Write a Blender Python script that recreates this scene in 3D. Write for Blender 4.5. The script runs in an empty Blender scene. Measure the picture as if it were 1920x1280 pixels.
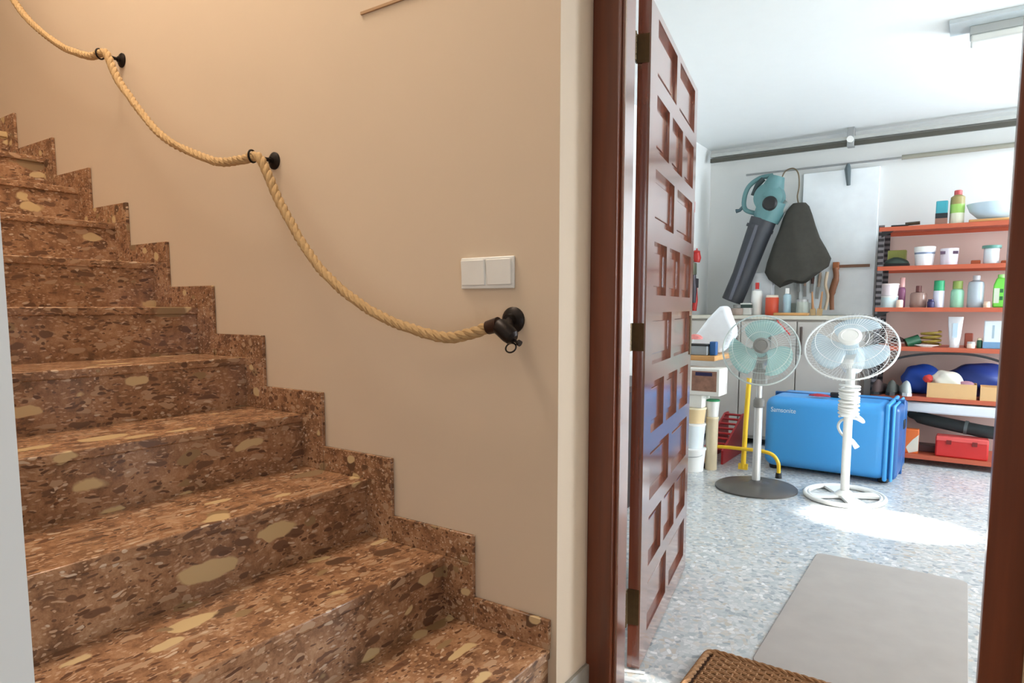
import bpy, bmesh, math, random
from mathutils import Vector, Matrix, Euler
random.seed(7)
PI = math.pi
S = bpy.context.scene
COL = S.collection

# ------------------------------------------------------------------ camera, world, lights, exposure
cd = bpy.data.cameras.new('camera'); cam = bpy.data.objects.new('camera', cd); COL.objects.link(cam)
cd.sensor_width = 36.0; cd.lens = 1238.256 / 1920 * 36; cd.shift_x = 0.0; cd.shift_y = 56.88 / 1920
cd.clip_start = 0.02; cd.clip_end = 100
YAW, PITCH = -0.60146, 0.097937
cam.location = (0, -1.507, 1.134)
cam.rotation_euler = (PI / 2 - PITCH, 0, -YAW)
S.camera = cam
vs = S.view_settings
vs.view_transform = 'Standard'; vs.look = 'None'; vs.gamma = 1.0; vs.use_curve_mapping = False
vs.exposure = 0.0

w = bpy.data.worlds.new('sky'); S.world = w; w.use_nodes = True
bg = w.node_tree.nodes['Background']; bg.inputs[0].default_value = (0.72, 0.86, 1.0, 1); bg.inputs[1].default_value = 0.3

def lamp(name, kind, loc, direction, energy, color, sx=1, sy=1, angle=None):
    l = bpy.data.lights.new(name, kind); l.energy = energy; l.color = color
    if kind == 'AREA':
        l.shape = 'RECTANGLE'; l.size = sx; l.size_y = sy
    if kind == 'SUN': l.angle = angle
    o = bpy.data.objects.new(name, l); COL.objects.link(o); o.location = loc
    o.rotation_euler = Vector(direction).to_track_quat('-Z', 'Y').to_euler()
    return o
# sun beam that comes through the round hole added in the garage's unseen right wall
lamp('sun', 'SUN', (6, 2.3, 4), (-2.92, 0, -1.70), 70.0, (1.0, 0.98, 0.94), angle=math.radians(3.2))
# added area fills standing in for unseen daylight; side wall behind is closed
lamp('garage_front_fill', 'AREA', (1.95, 0.42, 1.25), (-0.35, 1, 0.12), 42.0, (0.84, 0.93, 1.0), 1.3, 2.0)
lamp('garage_side_fill', 'AREA', (2.5, 3.55, 1.45), (-1, -0.55, -0.15), 225.0, (0.82, 0.91, 1.0), 1.3, 1.5)
# hall: ceiling lamp, stairwell lamp above, added cool fill before the solid right wall
lamp('hall_lamp', 'AREA', (-0.1, -1.5, 2.52), (-0.2, 0.1, -1), 6.0, (1.0, 0.84, 0.68), 0.9, 0.9)
lamp('stairwell_lamp', 'AREA', (-2.6, -0.65, 4.6), (0.1, 0, -1), 84.0, (1.0, 0.85, 0.70), 0.9, 0.7)
lamp('hall_cool_fill', 'AREA', (1.40, -2.0, 0.8), (-1, 0.12, -0.10), 23.0, (0.78, 0.89, 1.0), 0.9, 1.3)

# ------------------------------------------------------------------ materials
def lin(c):
    return tuple(((v / 255) / 12.92 if v / 255 <= 0.04045 else ((v / 255 + 0.055) / 1.055) ** 2.4) for v in c) + (1,)
MC = {}
def mat(name, rgb, rough=0.5, metal=0.0, vary=0.06, scale=14.0, alpha=None, trans=0.0, spec=0.5, bump=0.0, coat=0.0):
    if name in MC: return MC[name]
    m = bpy.data.materials.new(name); m.use_nodes = True; MC[name] = m
    nt = m.node_tree; N = nt.nodes; b = N['Principled BSDF']
    b.inputs['Roughness'].default_value = rough; b.inputs['Metallic'].default_value = metal
    b.inputs['Specular IOR Level'].default_value = spec
    b.inputs['Coat Weight'].default_value = coat; b.inputs['Coat Roughness'].default_value = 0.15
    c = lin(rgb)
    tc = N.new('ShaderNodeTexCoord'); no = N.new('ShaderNodeTexNoise'); no.inputs['Scale'].default_value = scale
    no.inputs['Detail'].default_value = 4
    nt.links.new(tc.outputs['Object'], no.inputs['Vector'])
    mx = N.new('ShaderNodeMix'); mx.data_type = 'RGBA'
    mx.inputs['A'].default_value = tuple(max(0, v * (1 - vary)) for v in c[:3]) + (1,)
    mx.inputs['B'].default_value = tuple(min(1, v * (1 + vary)) for v in c[:3]) + (1,)
    nt.links.new(no.outputs['Fac'], mx.inputs['Factor'])
    nt.links.new(mx.outputs['Result'], b.inputs['Base Color'])
    if bump:
        bp = N.new('ShaderNodeBump'); bp.inputs['Strength'].default_value = bump; bp.inputs['Distance'].default_value = 0.004
        nt.links.new(no.outputs['Fac'], bp.inputs['Height']); nt.links.new(bp.outputs['Normal'], b.inputs['Normal'])
    if trans: b.inputs['Transmission Weight'].default_value = trans
    if alpha is not None: b.inputs['Alpha'].default_value = alpha
    return m

def ramp(N, stops, interp='LINEAR'):
    r = N.new('ShaderNodeValToRGB'); e = r.color_ramp.elements; r.color_ramp.interpolation = interp
    while len(e) < len(stops): e.new(0.5)
    for k, (p, c) in enumerate(stops): e[k].position = p; e[k].color = c if len(c) == 4 else lin(c)
    return r
def mixc(nt, fac, a, b):
    m = nt.nodes.new('ShaderNodeMix'); m.data_type = 'RGBA'
    for s, v in (('Factor', fac), ('A', a), ('B', b)):
        if hasattr(v, 'links') or isinstance(v, bpy.types.NodeSocket): nt.links.new(v, m.inputs[s])
        else: m.inputs[s].default_value = v
    return m.outputs['Result']
def chips(nt, vec, scale, lo, hi, dmax, seed):
    """mask of random voronoi chips"""
    N = nt.nodes; v = N.new('ShaderNodeTexVoronoi'); v.inputs['Scale'].default_value = scale
    mp = N.new('ShaderNodeMapping'); mp.inputs['Location'].default_value = (seed * 1.7, seed * 3.1, seed * 0.9)
    nt.links.new(vec, mp.inputs['Vector']); nt.links.new(mp.outputs['Vector'], v.inputs['Vector'])
    sp = N.new('ShaderNodeSeparateColor'); nt.links.new(v.outputs['Color'], sp.inputs['Color'])
    a = N.new('ShaderNodeMath'); a.operation = 'GREATER_THAN'; a.inputs[1].default_value = lo; nt.links.new(sp.outputs['Red'], a.inputs[0])
    b = N.new('ShaderNodeMath'); b.operation = 'LESS_THAN'; b.inputs[1].default_value = hi; nt.links.new(sp.outputs['Red'], b.inputs[0])
    d = N.new('ShaderNodeMapRange'); d.inputs['From Min'].default_value = dmax; d.inputs['From Max'].default_value = dmax * 0.86
    nt.links.new(v.outputs['Distance'], d.inputs['Value'])
    m1 = N.new('ShaderNodeMath'); m1.operation = 'MULTIPLY'; nt.links.new(a.outputs[0], m1.inputs[0]); nt.links.new(b.outputs[0], m1.inputs[1])
    m2 = N.new('ShaderNodeMath'); m2.operation = 'MULTIPLY'; nt.links.new(m1.outputs[0], m2.inputs[0]); nt.links.new(d.outputs['Result'], m2.inputs[1])
    return m2.outputs[0]
def warped(nt, amt, sc, stretch):
    N = nt.nodes; tc = N.new('ShaderNodeTexCoord'); mp = N.new('ShaderNodeMapping'); mp.inputs['Scale'].default_value = stretch
    mp.inputs['Rotation'].default_value = (0.2, 0.15, 0.25)
    nt.links.new(tc.outputs['Object'], mp.inputs['Vector'])
    no = N.new('ShaderNodeTexNoise'); no.inputs['Scale'].default_value = sc; no.inputs['Detail'].default_value = 3
    nt.links.new(tc.outputs['Object'], no.inputs['Vector'])
    s = N.new('ShaderNodeVectorMath'); s.operation = 'SCALE'; s.inputs['Scale'].default_value = amt; nt.links.new(no.outputs['Color'], s.inputs[0])
    a = N.new('ShaderNodeVectorMath'); a.operation = 'ADD'; nt.links.new(mp.outputs['Vector'], a.inputs[0]); nt.links.new(s.outputs[0], a.inputs[1])
    return a.outputs[0], tc
def breccia():
    m = bpy.data.materials.new('brown breccia marble'); m.use_nodes = True; nt = m.node_tree; N = nt.nodes; b = N['Principled BSDF']
    vec, tc = warped(nt, 0.07, 9, (1.25, 0.55, 1.4))
    no = N.new('ShaderNodeTexNoise'); no.inputs['Scale'].default_value = 13; no.inputs['Detail'].default_value = 12; no.inputs['Roughness'].default_value = 0.8
    nt.links.new(tc.outputs['Object'], no.inputs['Vector'])
    r = ramp(N, [(0.30, (92, 66, 48)), (0.42, (128, 92, 66)), (0.54, (162, 120, 88)), (0.70, (198, 160, 124))]); nt.links.new(no.outputs['Fac'], r.inputs['Fac'])
    c = r.outputs['Color']
    c = mixc(nt, chips(nt, vec, 120, 0.75, 1.0, 0.5, 11), c, lin((190, 154, 124)))
    c = mixc(nt, chips(nt, vec, 110, 0.0, 0.13, 0.5, 12), c, lin((108, 78, 60)))
    c = mixc(nt, chips(nt, vec, 34, 0.82, 1.0, 0.5, 1), c, lin((178, 144, 114)))
    c = mixc(nt, chips(nt, vec, 30, 0.0, 0.12, 0.5, 2), c, lin((112, 80, 60)))
    c = mixc(nt, chips(nt, vec, 17, 0.84, 0.91, 0.42, 3), c, lin((150, 122, 88)))
    c = mixc(nt, chips(nt, vec, 13, 0.0, 0.05, 0.42, 4), c, lin((98, 72, 54)))
    c = mixc(nt, chips(nt, vec, 70, 0.945, 1.0, 0.45, 5), c, lin((202, 176, 150)))
    c = mixc(nt, chips(nt, vec, 60, 0.0, 0.1, 0.5, 9), c, lin((100, 70, 52)))
    c = mixc(nt, chips(nt, vec, 10.5, 0.66, 1.0, 0.27, 6), c, lin((206, 178, 134)))
    c = mixc(nt, chips(nt, vec, 7.2, 0.84, 1.0, 0.30, 21), c, lin((206, 178, 132)))
    c = mixc(nt, chips(nt, vec, 7.8, 0.90, 1.0, 0.33, 33), c, lin((146, 120, 90)))
    nt.links.new(c, b.inputs['Base Color'])
    b.inputs['Roughness'].default_value = 0.22; b.inputs['Specular IOR Level'].default_value = 0.55
    n2 = N.new('ShaderNodeTexNoise'); n2.inputs['Scale'].default_value = 60; nt.links.new(tc.outputs['Object'], n2.inputs['Vector'])
    bp = N.new('ShaderNodeBump'); bp.inputs['Strength'].default_value = 0.12; bp.inputs['Distance'].default_value = 0.002
    nt.links.new(n2.outputs['Fac'], bp.inputs['Height']); nt.links.new(bp.outputs['Normal'], b.inputs['Normal'])
    return m
def terrazzo():
    m = bpy.data.materials.new('pale grey terrazzo'); m.use_nodes = True; nt = m.node_tree; N = nt.nodes; b = N['Principled BSDF']
    vec, tc = warped(nt, 0.06, 12, (1, 1, 1))
    v = N.new('ShaderNodeTexVoronoi'); v.inputs['Scale'].default_value = 54; nt.links.new(vec, v.inputs['Vector'])
    sp = N.new('ShaderNodeSeparateColor'); nt.links.new(v.outputs['Color'], sp.inputs['Color'])
    r = ramp(N, [(0.0, (150, 158, 162)), (0.2, (178, 184, 186)), (0.45, (192, 196, 196)), (0.7, (206, 208, 208)), (0.86, (184, 176, 164)), (1.0, (226, 228, 228))])
    nt.links.new(sp.outputs['Red'], r.inputs['Fac'])
    e = N.new('ShaderNodeTexVoronoi'); e.feature = 'DISTANCE_TO_EDGE'; e.inputs['Scale'].default_value = 54; nt.links.new(vec, e.inputs['Vector'])
    l = N.new('ShaderNodeMapRange'); l.inputs['From Max'].default_value = 0.10; nt.links.new(e.outputs['Distance'], l.inputs['Value'])
    c = mixc(nt, l.outputs['Result'], lin((182, 185, 186)), r.outputs['Color'])
    nt.links.new(c, b.inputs['Base Color']); b.inputs['Roughness'].default_value = 0.22
    return m
def wood(name, a, c, rough=0.3, axis=2, coat=0.3):
    m = bpy.data.materials.new(name); m.use_nodes = True; nt = m.node_tree; N = nt.nodes; b = N['Principled BSDF']
    tc = N.new('ShaderNodeTexCoord'); mp = N.new('ShaderNodeMapping'); s = [26, 26, 26]; s[axis] = 1.6; mp.inputs['Scale'].default_value = s
    nt.links.new(tc.outputs['Object'], mp.inputs['Vector'])
    no = N.new('ShaderNodeTexNoise'); no.inputs['Scale'].default_value = 1.0; no.inputs['Detail'].default_value = 6; nt.links.new(mp.outputs['Vector'], no.inputs['Vector'])
    r = ramp(N, [(0.3, a), (0.72, c)]); nt.links.new(no.outputs['Fac'], r.inputs['Fac']); nt.links.new(r.outputs['Color'], b.inputs['Base Color'])
    b.inputs['Roughness'].default_value = rough; b.inputs['Coat Weight'].default_value = coat; b.inputs['Coat Roughness'].default_value = 0.12; b.inputs['Coat IOR'].default_value = 1.9 if coat > 0.5 else 1.5
    return m
M_BRE = breccia(); M_TER = terrazzo()
M_MAH = wood('mahogany stained wood', (84, 38, 18), (116, 55, 28), 0.35, 2, 0.3)
M_DOOR = wood('glossy mahogany door', (100, 52, 38), (138, 78, 58), 0.22, 2, 1.0); M_DOOR.node_tree.nodes['Principled BSDF'].inputs['Coat IOR'].default_value = 2.4  # base lightened towards pink, standing in for daylight glare on the leaf
M_PINE = wood('honey pine board', (188, 132, 74), (222, 170, 108), 0.5, 0, 0.1)
M_PLA = mat('warm white plaster', (212, 192, 168), 0.85, vary=0.03, scale=2.2, bump=0.05)
M_PLW = mat('white plaster', (226, 228, 226), 0.85, vary=0.02, scale=2.0, bump=0.05)
M_CEIL = mat('white ceiling paint', (232, 235, 234), 0.9, vary=0.015)
M_HFL = mat('beige floor tile', (170, 152, 128), 0.4, vary=0.12, scale=30)
M_IRON = mat('blackened iron', (38, 32, 30), 0.42, 0.7)
M_BRASS = mat('aged brass', (98, 82, 58), 0.45, 0.8, vary=0.25, scale=60)
M_WPL = mat('white plastic', (236, 236, 232), 0.35)
M_GPL = mat('grey plastic', (120, 118, 114), 0.4)
M_BLK = mat('black plastic', (26, 26, 28), 0.45)
M_STEEL = mat('galvanised steel', (168, 170, 170), 0.4, 0.7, vary=0.15)
M_CHR = mat('pale metal tube', (214, 214, 212), 0.3, 0.35)
M_ORS = mat('orange painted steel shelf', (186, 90, 62), 0.45)
M_CARD = mat('tan cardboard', (214, 172, 120), 0.8)

# ------------------------------------------------------------------ mesh helpers
class MB:
    def __init__(s): s.bm = bmesh.new()
    def box(s, a, b, rot=None, piv=None):
        a, b = Vector(a), Vector(b); c = (a + b) / 2; d = b - a
        r = bmesh.ops.create_cube(s.bm, size=1)['verts']
        for v in r:
            v.co = Vector((v.co.x * d.x, v.co.y * d.y, v.co.z * d.z)) + c
            if rot is not None:
                p = Vector(piv) if piv is not None else c
                v.co = Euler(rot).to_matrix() @ (v.co - p) + p
        return s
    def tube(s, pts, r, seg=10, closed=False, cap=True):
        pts = [Vector(p) for p in pts]; n = len(pts); rs = r if isinstance(r, (list, tuple)) else [r] * n
        rings = []; up = None
        for i, p in enumerate(pts):
            if closed: t = pts[(i + 1) % n] - pts[i - 1]
            else: t = pts[min(i + 1, n - 1)] - pts[max(i - 1, 0)]
            t = t.normalized() if t.length > 1e-9 else Vector((0, 0, 1))
            if up is None: up = t.orthogonal().normalized()
            up = (up - t * up.dot(t))
            up = up.normalized() if up.length > 1e-6 else t.orthogonal().normalized()
            q = t.cross(up)
            rings.append([s.bm.verts.new(p + (up * math.cos(2 * PI * k / seg) + q * math.sin(2 * PI * k / seg)) * rs[i]) for k in range(seg)])
        for i in range(n if closed else n - 1):
            A, B = rings[i], rings[(i + 1) % n]
            for k in range(seg):
                try: s.bm.faces.new((A[k], A[(k + 1) % seg], B[(k + 1) % seg], B[k]))
                except ValueError: pass
        if cap and not closed:
            s.bm.faces.new(rings[0][::-1]); s.bm.faces.new(rings[-1])
        return s
    def lathe(s, prof, seg=28, o=(0, 0, 0), axis=(0, 0, 1), sx=1, sy=1):
        q = Vector(axis).to_track_quat('Z', 'Y').to_matrix(); o = Vector(o); rings = []
        for r, z in prof:
            if r < 1e-6: rings.append([s.bm.verts.new(q @ Vector((0, 0, z)) + o)])
            else: rings.append([s.bm.verts.new(q @ Vector((r * sx * math.cos(2 * PI * k / seg), r * sy * math.sin(2 * PI * k / seg), z)) + o) for k in range(seg)])
        for A, B in zip(rings, rings[1:]):
            for k in range(seg):
                a = [A[0]] if len(A) == 1 else [A[k], A[(k + 1) % seg]]
                b = [B[0]] if len(B) == 1 else [B[(k + 1) % seg], B[k]]
                f = a + b
                if len(f) > 2: s.bm.faces.new(f)
        for R, fl in ((rings[0], True), (rings[-1], False)):
            if len(R) > 1: s.bm.faces.new(R[::-1] if fl else R)
        return s
    def cyl(s, a, b, r, r2=None, seg=20):
        a, b = Vector(a), Vector(b); d = b - a
        return s.lathe([(r, 0), (r if r2 is None else r2, d.length)], seg, a, d)
    def prism(s, poly, h0, h1, axis='Y'):
        def P(u, v, h): return {'Y': (u, h, v), 'Z': (u, v, h), 'X': (h, u, v)}[axis]
        A = [s.bm.verts.new(P(u, v, h0)) for u, v in poly]; B = [s.bm.verts.new(P(u, v, h1)) for u, v in poly]
        s.bm.faces.new(A); s.bm.faces.new(B[::-1]); n = len(A)
        for k in range(n): s.bm.faces.new((A[k], B[k], B[(k + 1) % n], A[(k + 1) % n]))
        return s
    def blob(s, c, r, sub=3, amp=0.0, rot=None, seed=0, flat=None):
        vs_ = bmesh.ops.create_icosphere(s.bm, subdivisions=sub, radius=1)['verts']; rn = random.Random(seed)
        ph = [rn.uniform(0, 6.28) for _ in range(6)]; E_ = Euler(rot).to_matrix() if rot else Matrix.Identity(3)
        for v in vs_:
            u = v.co.copy(); k = 1 + amp * (math.sin(3.1 * u.x + ph[0]) * math.sin(4.3 * u.y + ph[1]) + 0.6 * math.sin(7 * u.z + 5 * u.x + ph[2]) + 0.4 * math.sin(11 * u.y + ph[3]))
            p = Vector((u.x * r[0], u.y * r[1], u.z * r[2])) * k
            p = E_ @ p
            if flat is not None and p.z < flat: p.z = flat
            v.co = p + Vector(c)
        return s
    def xf(s, M):
        bmesh.ops.transform(s.bm, matrix=M, verts=s.bm.verts); return s

def obj(name, mb, m, parent=None, loc=None, bev=0, smooth=True, seg=2, **tags):
    bmesh.ops.recalc_face_normals(mb.bm, faces=mb.bm.faces)
    me = bpy.data.meshes.new(name); mb.bm.to_mesh(me); mb.bm.free(); me.materials.append(m)
    if smooth:
        for p in me.polygons: p.use_smooth = True
        try: me.set_sharp_from_angle(angle=math.radians(38))
        except Exception: pass
    o = bpy.data.objects.new(name, me); COL.objects.link(o)
    if parent: o.parent = parent
    if loc: o.location = loc
    if bev:
        b = o.modifiers.new('bevel', 'BEVEL'); b.width = bev; b.segments = seg; b.limit_method = 'ANGLE'; b.angle_limit = math.radians(40)
    for k, v in tags.items(): o[k] = v
    return o
def thing(name, label, cat, loc=(0, 0, 0), rz=0, group=None, rot=None):
    o = bpy.data.objects.new(name, None); COL.objects.link(o); o.empty_display_size = 0.1
    o.location = loc; o.rotation_euler = rot if rot else (0, 0, rz); o['label'] = label; o['category'] = cat
    if group: o['group'] = group
    return o
def struct(name, mb, m, parent=None, bev=0, smooth=False):
    o = obj(name, mb, m, parent, bev=bev, smooth=smooth)
    if not parent: o['kind'] = 'structure'
    return o
def tag(o, label, cat, group=None):
    o['label'] = label; o['category'] = cat
    if group: o['group'] = group
    return o
def catmull(P, n=8):
    P = [Vector(p) for p in P]; out = []
    for i in range(len(P) - 1):
        p0, p1, p2, p3 = P[max(i - 1, 0)], P[i], P[i + 1], P[min(i + 2, len(P) - 1)]
        for k in range(n):
            t = k / n
            out.append(0.5 * ((2 * p1) + (p2 - p0) * t + (2 * p0 - 5 * p1 + 4 * p2 - p3) * t * t + (3 * p1 - p0 - 3 * p2 + p3) * t ** 3))
    out.append(P[-1]); return out

# ------------------------------------------------------------------ room shell
HX = 1.45   # hall's right wall
struct('floor', MB().box((-1.0, -3.2, -0.05), (HX, 0.215, 0)), M_HFL)
struct('floor', MB().box((-2.1, 0.215, -0.05), (2.75, 4.75, 0)), M_TER)
struct('wall_stair', MB().box((-6, 0, 0), (-0.885, 0.25, 4.8)), M_PLA)
# wall beside and above the doorway (hall side)
struct('wall_front', MB().box((0.21, 0, 0), (HX + 0.15, 0.25, 2.7)).box((0.137, 0.175, 0), (0.21, 0.25, 2.7)).box((-0.885, 0.0, 2.16), (0.21, 0.25, 2.7)), M_PLA)
struct('wall_left', MB().box((-6, -1.36, 0), (-0.9, -1.21, 4.8)), M_PLW)
struct('wall_end', MB().box((-6.1, -1.36, 0), (-6.0, 0.25, 4.8)), M_PLA)
struct('wall_right', MB().box((HX, -3.2, 0), (HX + 0.15, 0, 2.7)), M_PLA)
struct('wall_back', MB().box((-1.0, -3.3, 0), (HX + 0.15, -3.2, 2.7)).box((-1.0, -3.2, 0), (-0.9, -1.36, 2.7)), M_PLA)
struct('ceiling', MB().box((-0.9, -3.3, 2.6), (HX + 0.15, 0.0, 2.7)), M_CEIL)
struct('ceiling', MB().box((-6.1, -1.36, 4.8), (-0.8, 0.25, 4.9)).box((-0.9, -1.36, 2.7), (-0.8, 0.0, 4.8)), M_CEIL)
# garage shell
GX0, GX1, GY1, GZ = -1.98, 2.62, 4.55, 2.53
struct('wall_left', MB().box((GX0 - 0.12, 0.25, 0), (GX0, GY1 + 0.12, GZ)), M_PLW)
struct('wall_back', MB().box((GX0, GY1, 0), (GX1, GY1 + 0.12, GZ)), M_PLW)
struct('ceiling', MB().box((GX0 - 0.12, 0.25, GZ), (GX1 + 0.15, GY1 + 0.12, GZ + 0.1)), M_CEIL)
yw0, yw1, zw0, zw1 = 2.10, 2.70, 1.41, 2.01     # panel with a round hole added, out of view, to shape the sun patch
wr = (MB().box((GX1, 0.25, 0), (GX1 + 0.06, yw0, GZ)).box((GX1, yw1, 0), (GX1 + 0.06, 2.9, GZ)).box((GX1, yw0, 0), (GX1 + 0.06, yw1, zw0))
      .box((GX1, yw0, zw1), (GX1 + 0.06, yw1, GZ)).box((GX1, 2.9, 0), (GX1 + 0.06, GY1 + 0.12, GZ)))
rings_ = []
for xx in (GX1, GX1 + 0.06):
    inn, out_ = [], []
    for k in range(32):
        a = 2 * PI * (k + 0.5) / 32; c, s_ = math.cos(a), math.sin(a); q = 0.30 / max(abs(c), abs(s_))
        inn.append(wr.bm.verts.new((xx, 2.40 + 0.205 * c, 1.71 + 0.185 * s_))); out_.append(wr.bm.verts.new((xx, 2.40 + q * c, 1.71 + q * s_)))
    rings_.append((inn, out_))
for k in range(32):
    k2 = (k + 1) % 32
    for inn, out_ in rings_: wr.bm.faces.new((inn[k], inn[k2], out_[k2], out_[k]))
    wr.bm.faces.new((rings_[0][0][k], rings_[0][0][k2], rings_[1][0][k2], rings_[1][0][k]))
struct('wall_right', wr, M_PLW)
struct('wall_front', MB().box((HX + 0.15, 0.15, 2.26), (GX1 + 0.06, 0.25, GZ)).box((HX + 0.15, 0.15, 0), (GX1 + 0.06, 0.25, 0.15)), M_PLW)
# low grey baseboard on the return beside the door, thin tan strip high on the stair wall
struct('baseboard_left', MB().box((-0.885, 0.0, 0), (-0.873, 0.175, 0.072)), mat('grey stone baseboard', (150, 144, 134), 0.4, vary=0.2, scale=60), bev=0.002)
struct('trim_1', MB().box((-1.60, -0.006, 2.034), (-0.886, 0.0, 2.042)), mat('tan wall strip', (176, 140, 104), 0.7))

# ------------------------------------------------------------------ staircase
NX = [-0.903, -1.275, -1.605, -1.93, -2.256, -2.57, -2.89, -3.21, -3.55, -3.91, -4.35, -4.70, -5.05]
SK = [-0.902, -1.165, -1.495, -1.823, -2.146, -2.461, -2.782, -3.103, -3.437, -3.801, -4.245, -4.60, -4.95]
RZ = 0.189; YW = -1.21
st = thing('staircase', 'brown speckled breccia marble staircase climbing to the left along the beige wall', 'staircase', (-0.9, -0.6, 0))
def sp(mb): return mb.xf(Matrix.Translation((0.9, 0.6, 0)))
for i in range(12):
    z = RZ * (i + 1)
    obj('tread', sp(MB().box((NX[i + 1] - 0.03, YW + 0.002, z - 0.03), (NX[i], -0.002, z))), M_BRE, st, bev=0.004)
    obj('riser', sp(MB().box((NX[i] - 0.03, YW + 0.002, RZ * i + (0.0005 if i == 0 else 0)), (NX[i] - 0.008, -0.002, z - 0.03))), M_BRE, st)
    # stepped skirting: a flat tile above the tread and an upright one in front of the next riser
    obj('skirting', sp(MB().box((SK[i + 1] + 0.001, -0.014, z), (SK[i], -0.001, z + 0.084))), M_BRE, st, bev=0.002)
    if i < 11:
        obj('skirting', sp(MB().box((NX[i + 1] - 0.008, -0.0145, z), (SK[i + 1], -0.001, z + RZ))), M_BRE, st, bev=0.002)

# ------------------------------------------------------------------ rope handrail and its brackets
def rope_mesh(path, r, pitch):
    mb = MB(); L = [0]
    for a, b in zip(path, path[1:]): L.append(L[-1] + (b - a).length)
    for k in range(3):
        pts = []; up = Vector((0, 1, 0))
        for i, p in enumerate(path):
            t = (path[min(i + 1, len(path) - 1)] - path[max(i - 1, 0)]).normalized()
            up = (up - t * up.dot(t)).normalized(); q = t.cross(up); a = 2 * PI * (L[i] / pitch + k / 3)
            pts.append(p + (up * math.cos(a) + q * math.sin(a)) * r * 0.42)
        mb.tube(pts, r * 0.62, 8)
    return mb
RP = [(-4.32, 2.97), (-4.12, 2.80), (-3.931, 2.628), (-3.76, 2.49), (-3.46, 2.315), (-3.20, 2.215), (-3.09, 2.203), (-3.035, 2.19), (-2.98, 2.11), (-2.90, 2.02), (-2.64, 1.805),
      (-2.306, 1.667), (-2.12, 1.645), (-2.062, 1.648), (-2.015, 1.638), (-1.97, 1.575), (-1.899, 1.462), (-1.72, 1.258), (-1.481, 1.118), (-1.228, 1.052), (-1.11, 1.062), (-1.045, 1.083)]
path = catmull([(x, -0.09, z) for x, z in RP], 12)
M_ROPE = mat('natural hemp rope', (180, 148, 104), 0.9, vary=0.2, scale=90, bump=0.4)
o = obj('rope', rope_mesh(path, 0.0165, 0.085), M_ROPE)
tag(o, 'thick twisted hemp rope handrail sagging in loops along the beige stair wall', 'rope')
def bracket(x, z, label, rx):
    t = thing('rope_bracket', label, 'bracket', (x, 0, z), group='black iron rope brackets on the stair wall')
    obj('rosette', MB().lathe([(0.030, 0), (0.030, 0.005), (0.024, 0.010), (0.012, 0.014), (0.012, 0.02)], 24, (0, 0, 0), (0, -1, 0)), M_IRON, t)
    obj('arm', MB().tube([(0, -0.012, 0), (rx * 0.3, -0.04, 0.0), (rx * 0.8, -0.066, 0.0)], 0.007, 10), M_IRON, t)
    c = Vector((rx, -0.09, 0))
    ring = [c + Vector((-0.35 * 0.020 * math.cos(a), 0.020 * math.cos(a), 0.020 * math.sin(a))) for a in [2 * PI * k / 24 for k in range(24)]]
    obj('ring', MB().tube(ring, 0.0035, 8, closed=True), M_IRON, t)
    return t
bracket(-3.09, 2.200, 'black iron rope bracket highest up the stair wall, near the top left', 0.0)
bracket(-2.055, 1.649, 'black iron rope bracket halfway along the stair wall', 0.0)
t = thing('rope_end_bracket', 'black iron end bracket clamping the rope below the white light switch', 'bracket', (-1.028, 0, 1.098))
obj('rosette', MB().lathe([(0.036, 0), (0.036, 0.006), (0.029, 0.012), (0.018, 0.016), (0.016, 0.03)], 28, (0, 0, 0), (0, -1, 0)), M_IRON, t)
obj('arm', MB().cyl((0, -0.02, 0), (0.036, -0.078, -0.03), 0.012), M_IRON, t)
obj('clamp', MB().lathe([(0.016, -0.010), (0.023, 0.0), (0.0235, 0.036), (0.021, 0.05), (0.012, 0.058)], 20, (0.016, -0.09, -0.014), (0.80, 0, -0.58)), M_IRON, t)
obj('ferrule', MB().cyl((-0.022, -0.09, -0.019), (0.014, -0.09, -0.010), 0.0185, 0.0205), mat('dark brown metal', (58, 38, 30), 0.4, 0.6), t)
obj('screw', MB().cyl((0.055, -0.09, -0.048), (0.080, -0.09, -0.058), 0.004).cyl((0.074, -0.09, -0.055), (0.082, -0.09, -0.059), 0.008), M_IRON, t)
obj('ring', MB().tube([(0.052 + 0.016 * math.cos(a), -0.09 + 0.006 * math.sin(a), -0.070 + 0.012 * math.sin(a)) for a in [2 * PI * k / 20 for k in range(20)]], 0.0022, 8, closed=True), M_IRON, t)

# ------------------------------------------------------------------ double light switch
t = thing('light_switch', 'white double rocker light switch on the beige stair wall', 'switch', (-1.115, 0, 1.229))
obj('plate', MB().box((-0.092, -0.008, -0.044), (0.092, 0, 0.044)), M_WPL, t, bev=0.003)
for s_ in (-1, 1):
    obj('rocker', MB().box((s_ * 0.045 - 0.041, -0.015, -0.034), (s_ * 0.045 + 0.041, -0.0075, 0.037), rot=(0.07, 0, 0)), M_WPL, t, bev=0.002)

# ------------------------------------------------------------------ doorway and coffered door
fr = struct('trim_2', MB().box((-0.885, 0.172, 0), (-0.805, 0.25, 2.15)).box((0.062, 0.172, 0), (0.137, 0.25, 2.15)).box((-0.885, 0.172, 2.075), (0.137, 0.25, 2.16)), M_MAH, bev=0.004)
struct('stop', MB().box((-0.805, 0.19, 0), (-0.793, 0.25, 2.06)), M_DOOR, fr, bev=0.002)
ang = math.atan2(0.87, -0.165); DW, DH, DT = 0.885, 2.0, 0.038
dr = bpy.data.objects.new('door_1', None); COL.objects.link(dr); dr['kind'] = 'structure'
dr.location = (-0.784, 0.336, 0.008); dr.rotation_euler = (0, 0, ang)
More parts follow.
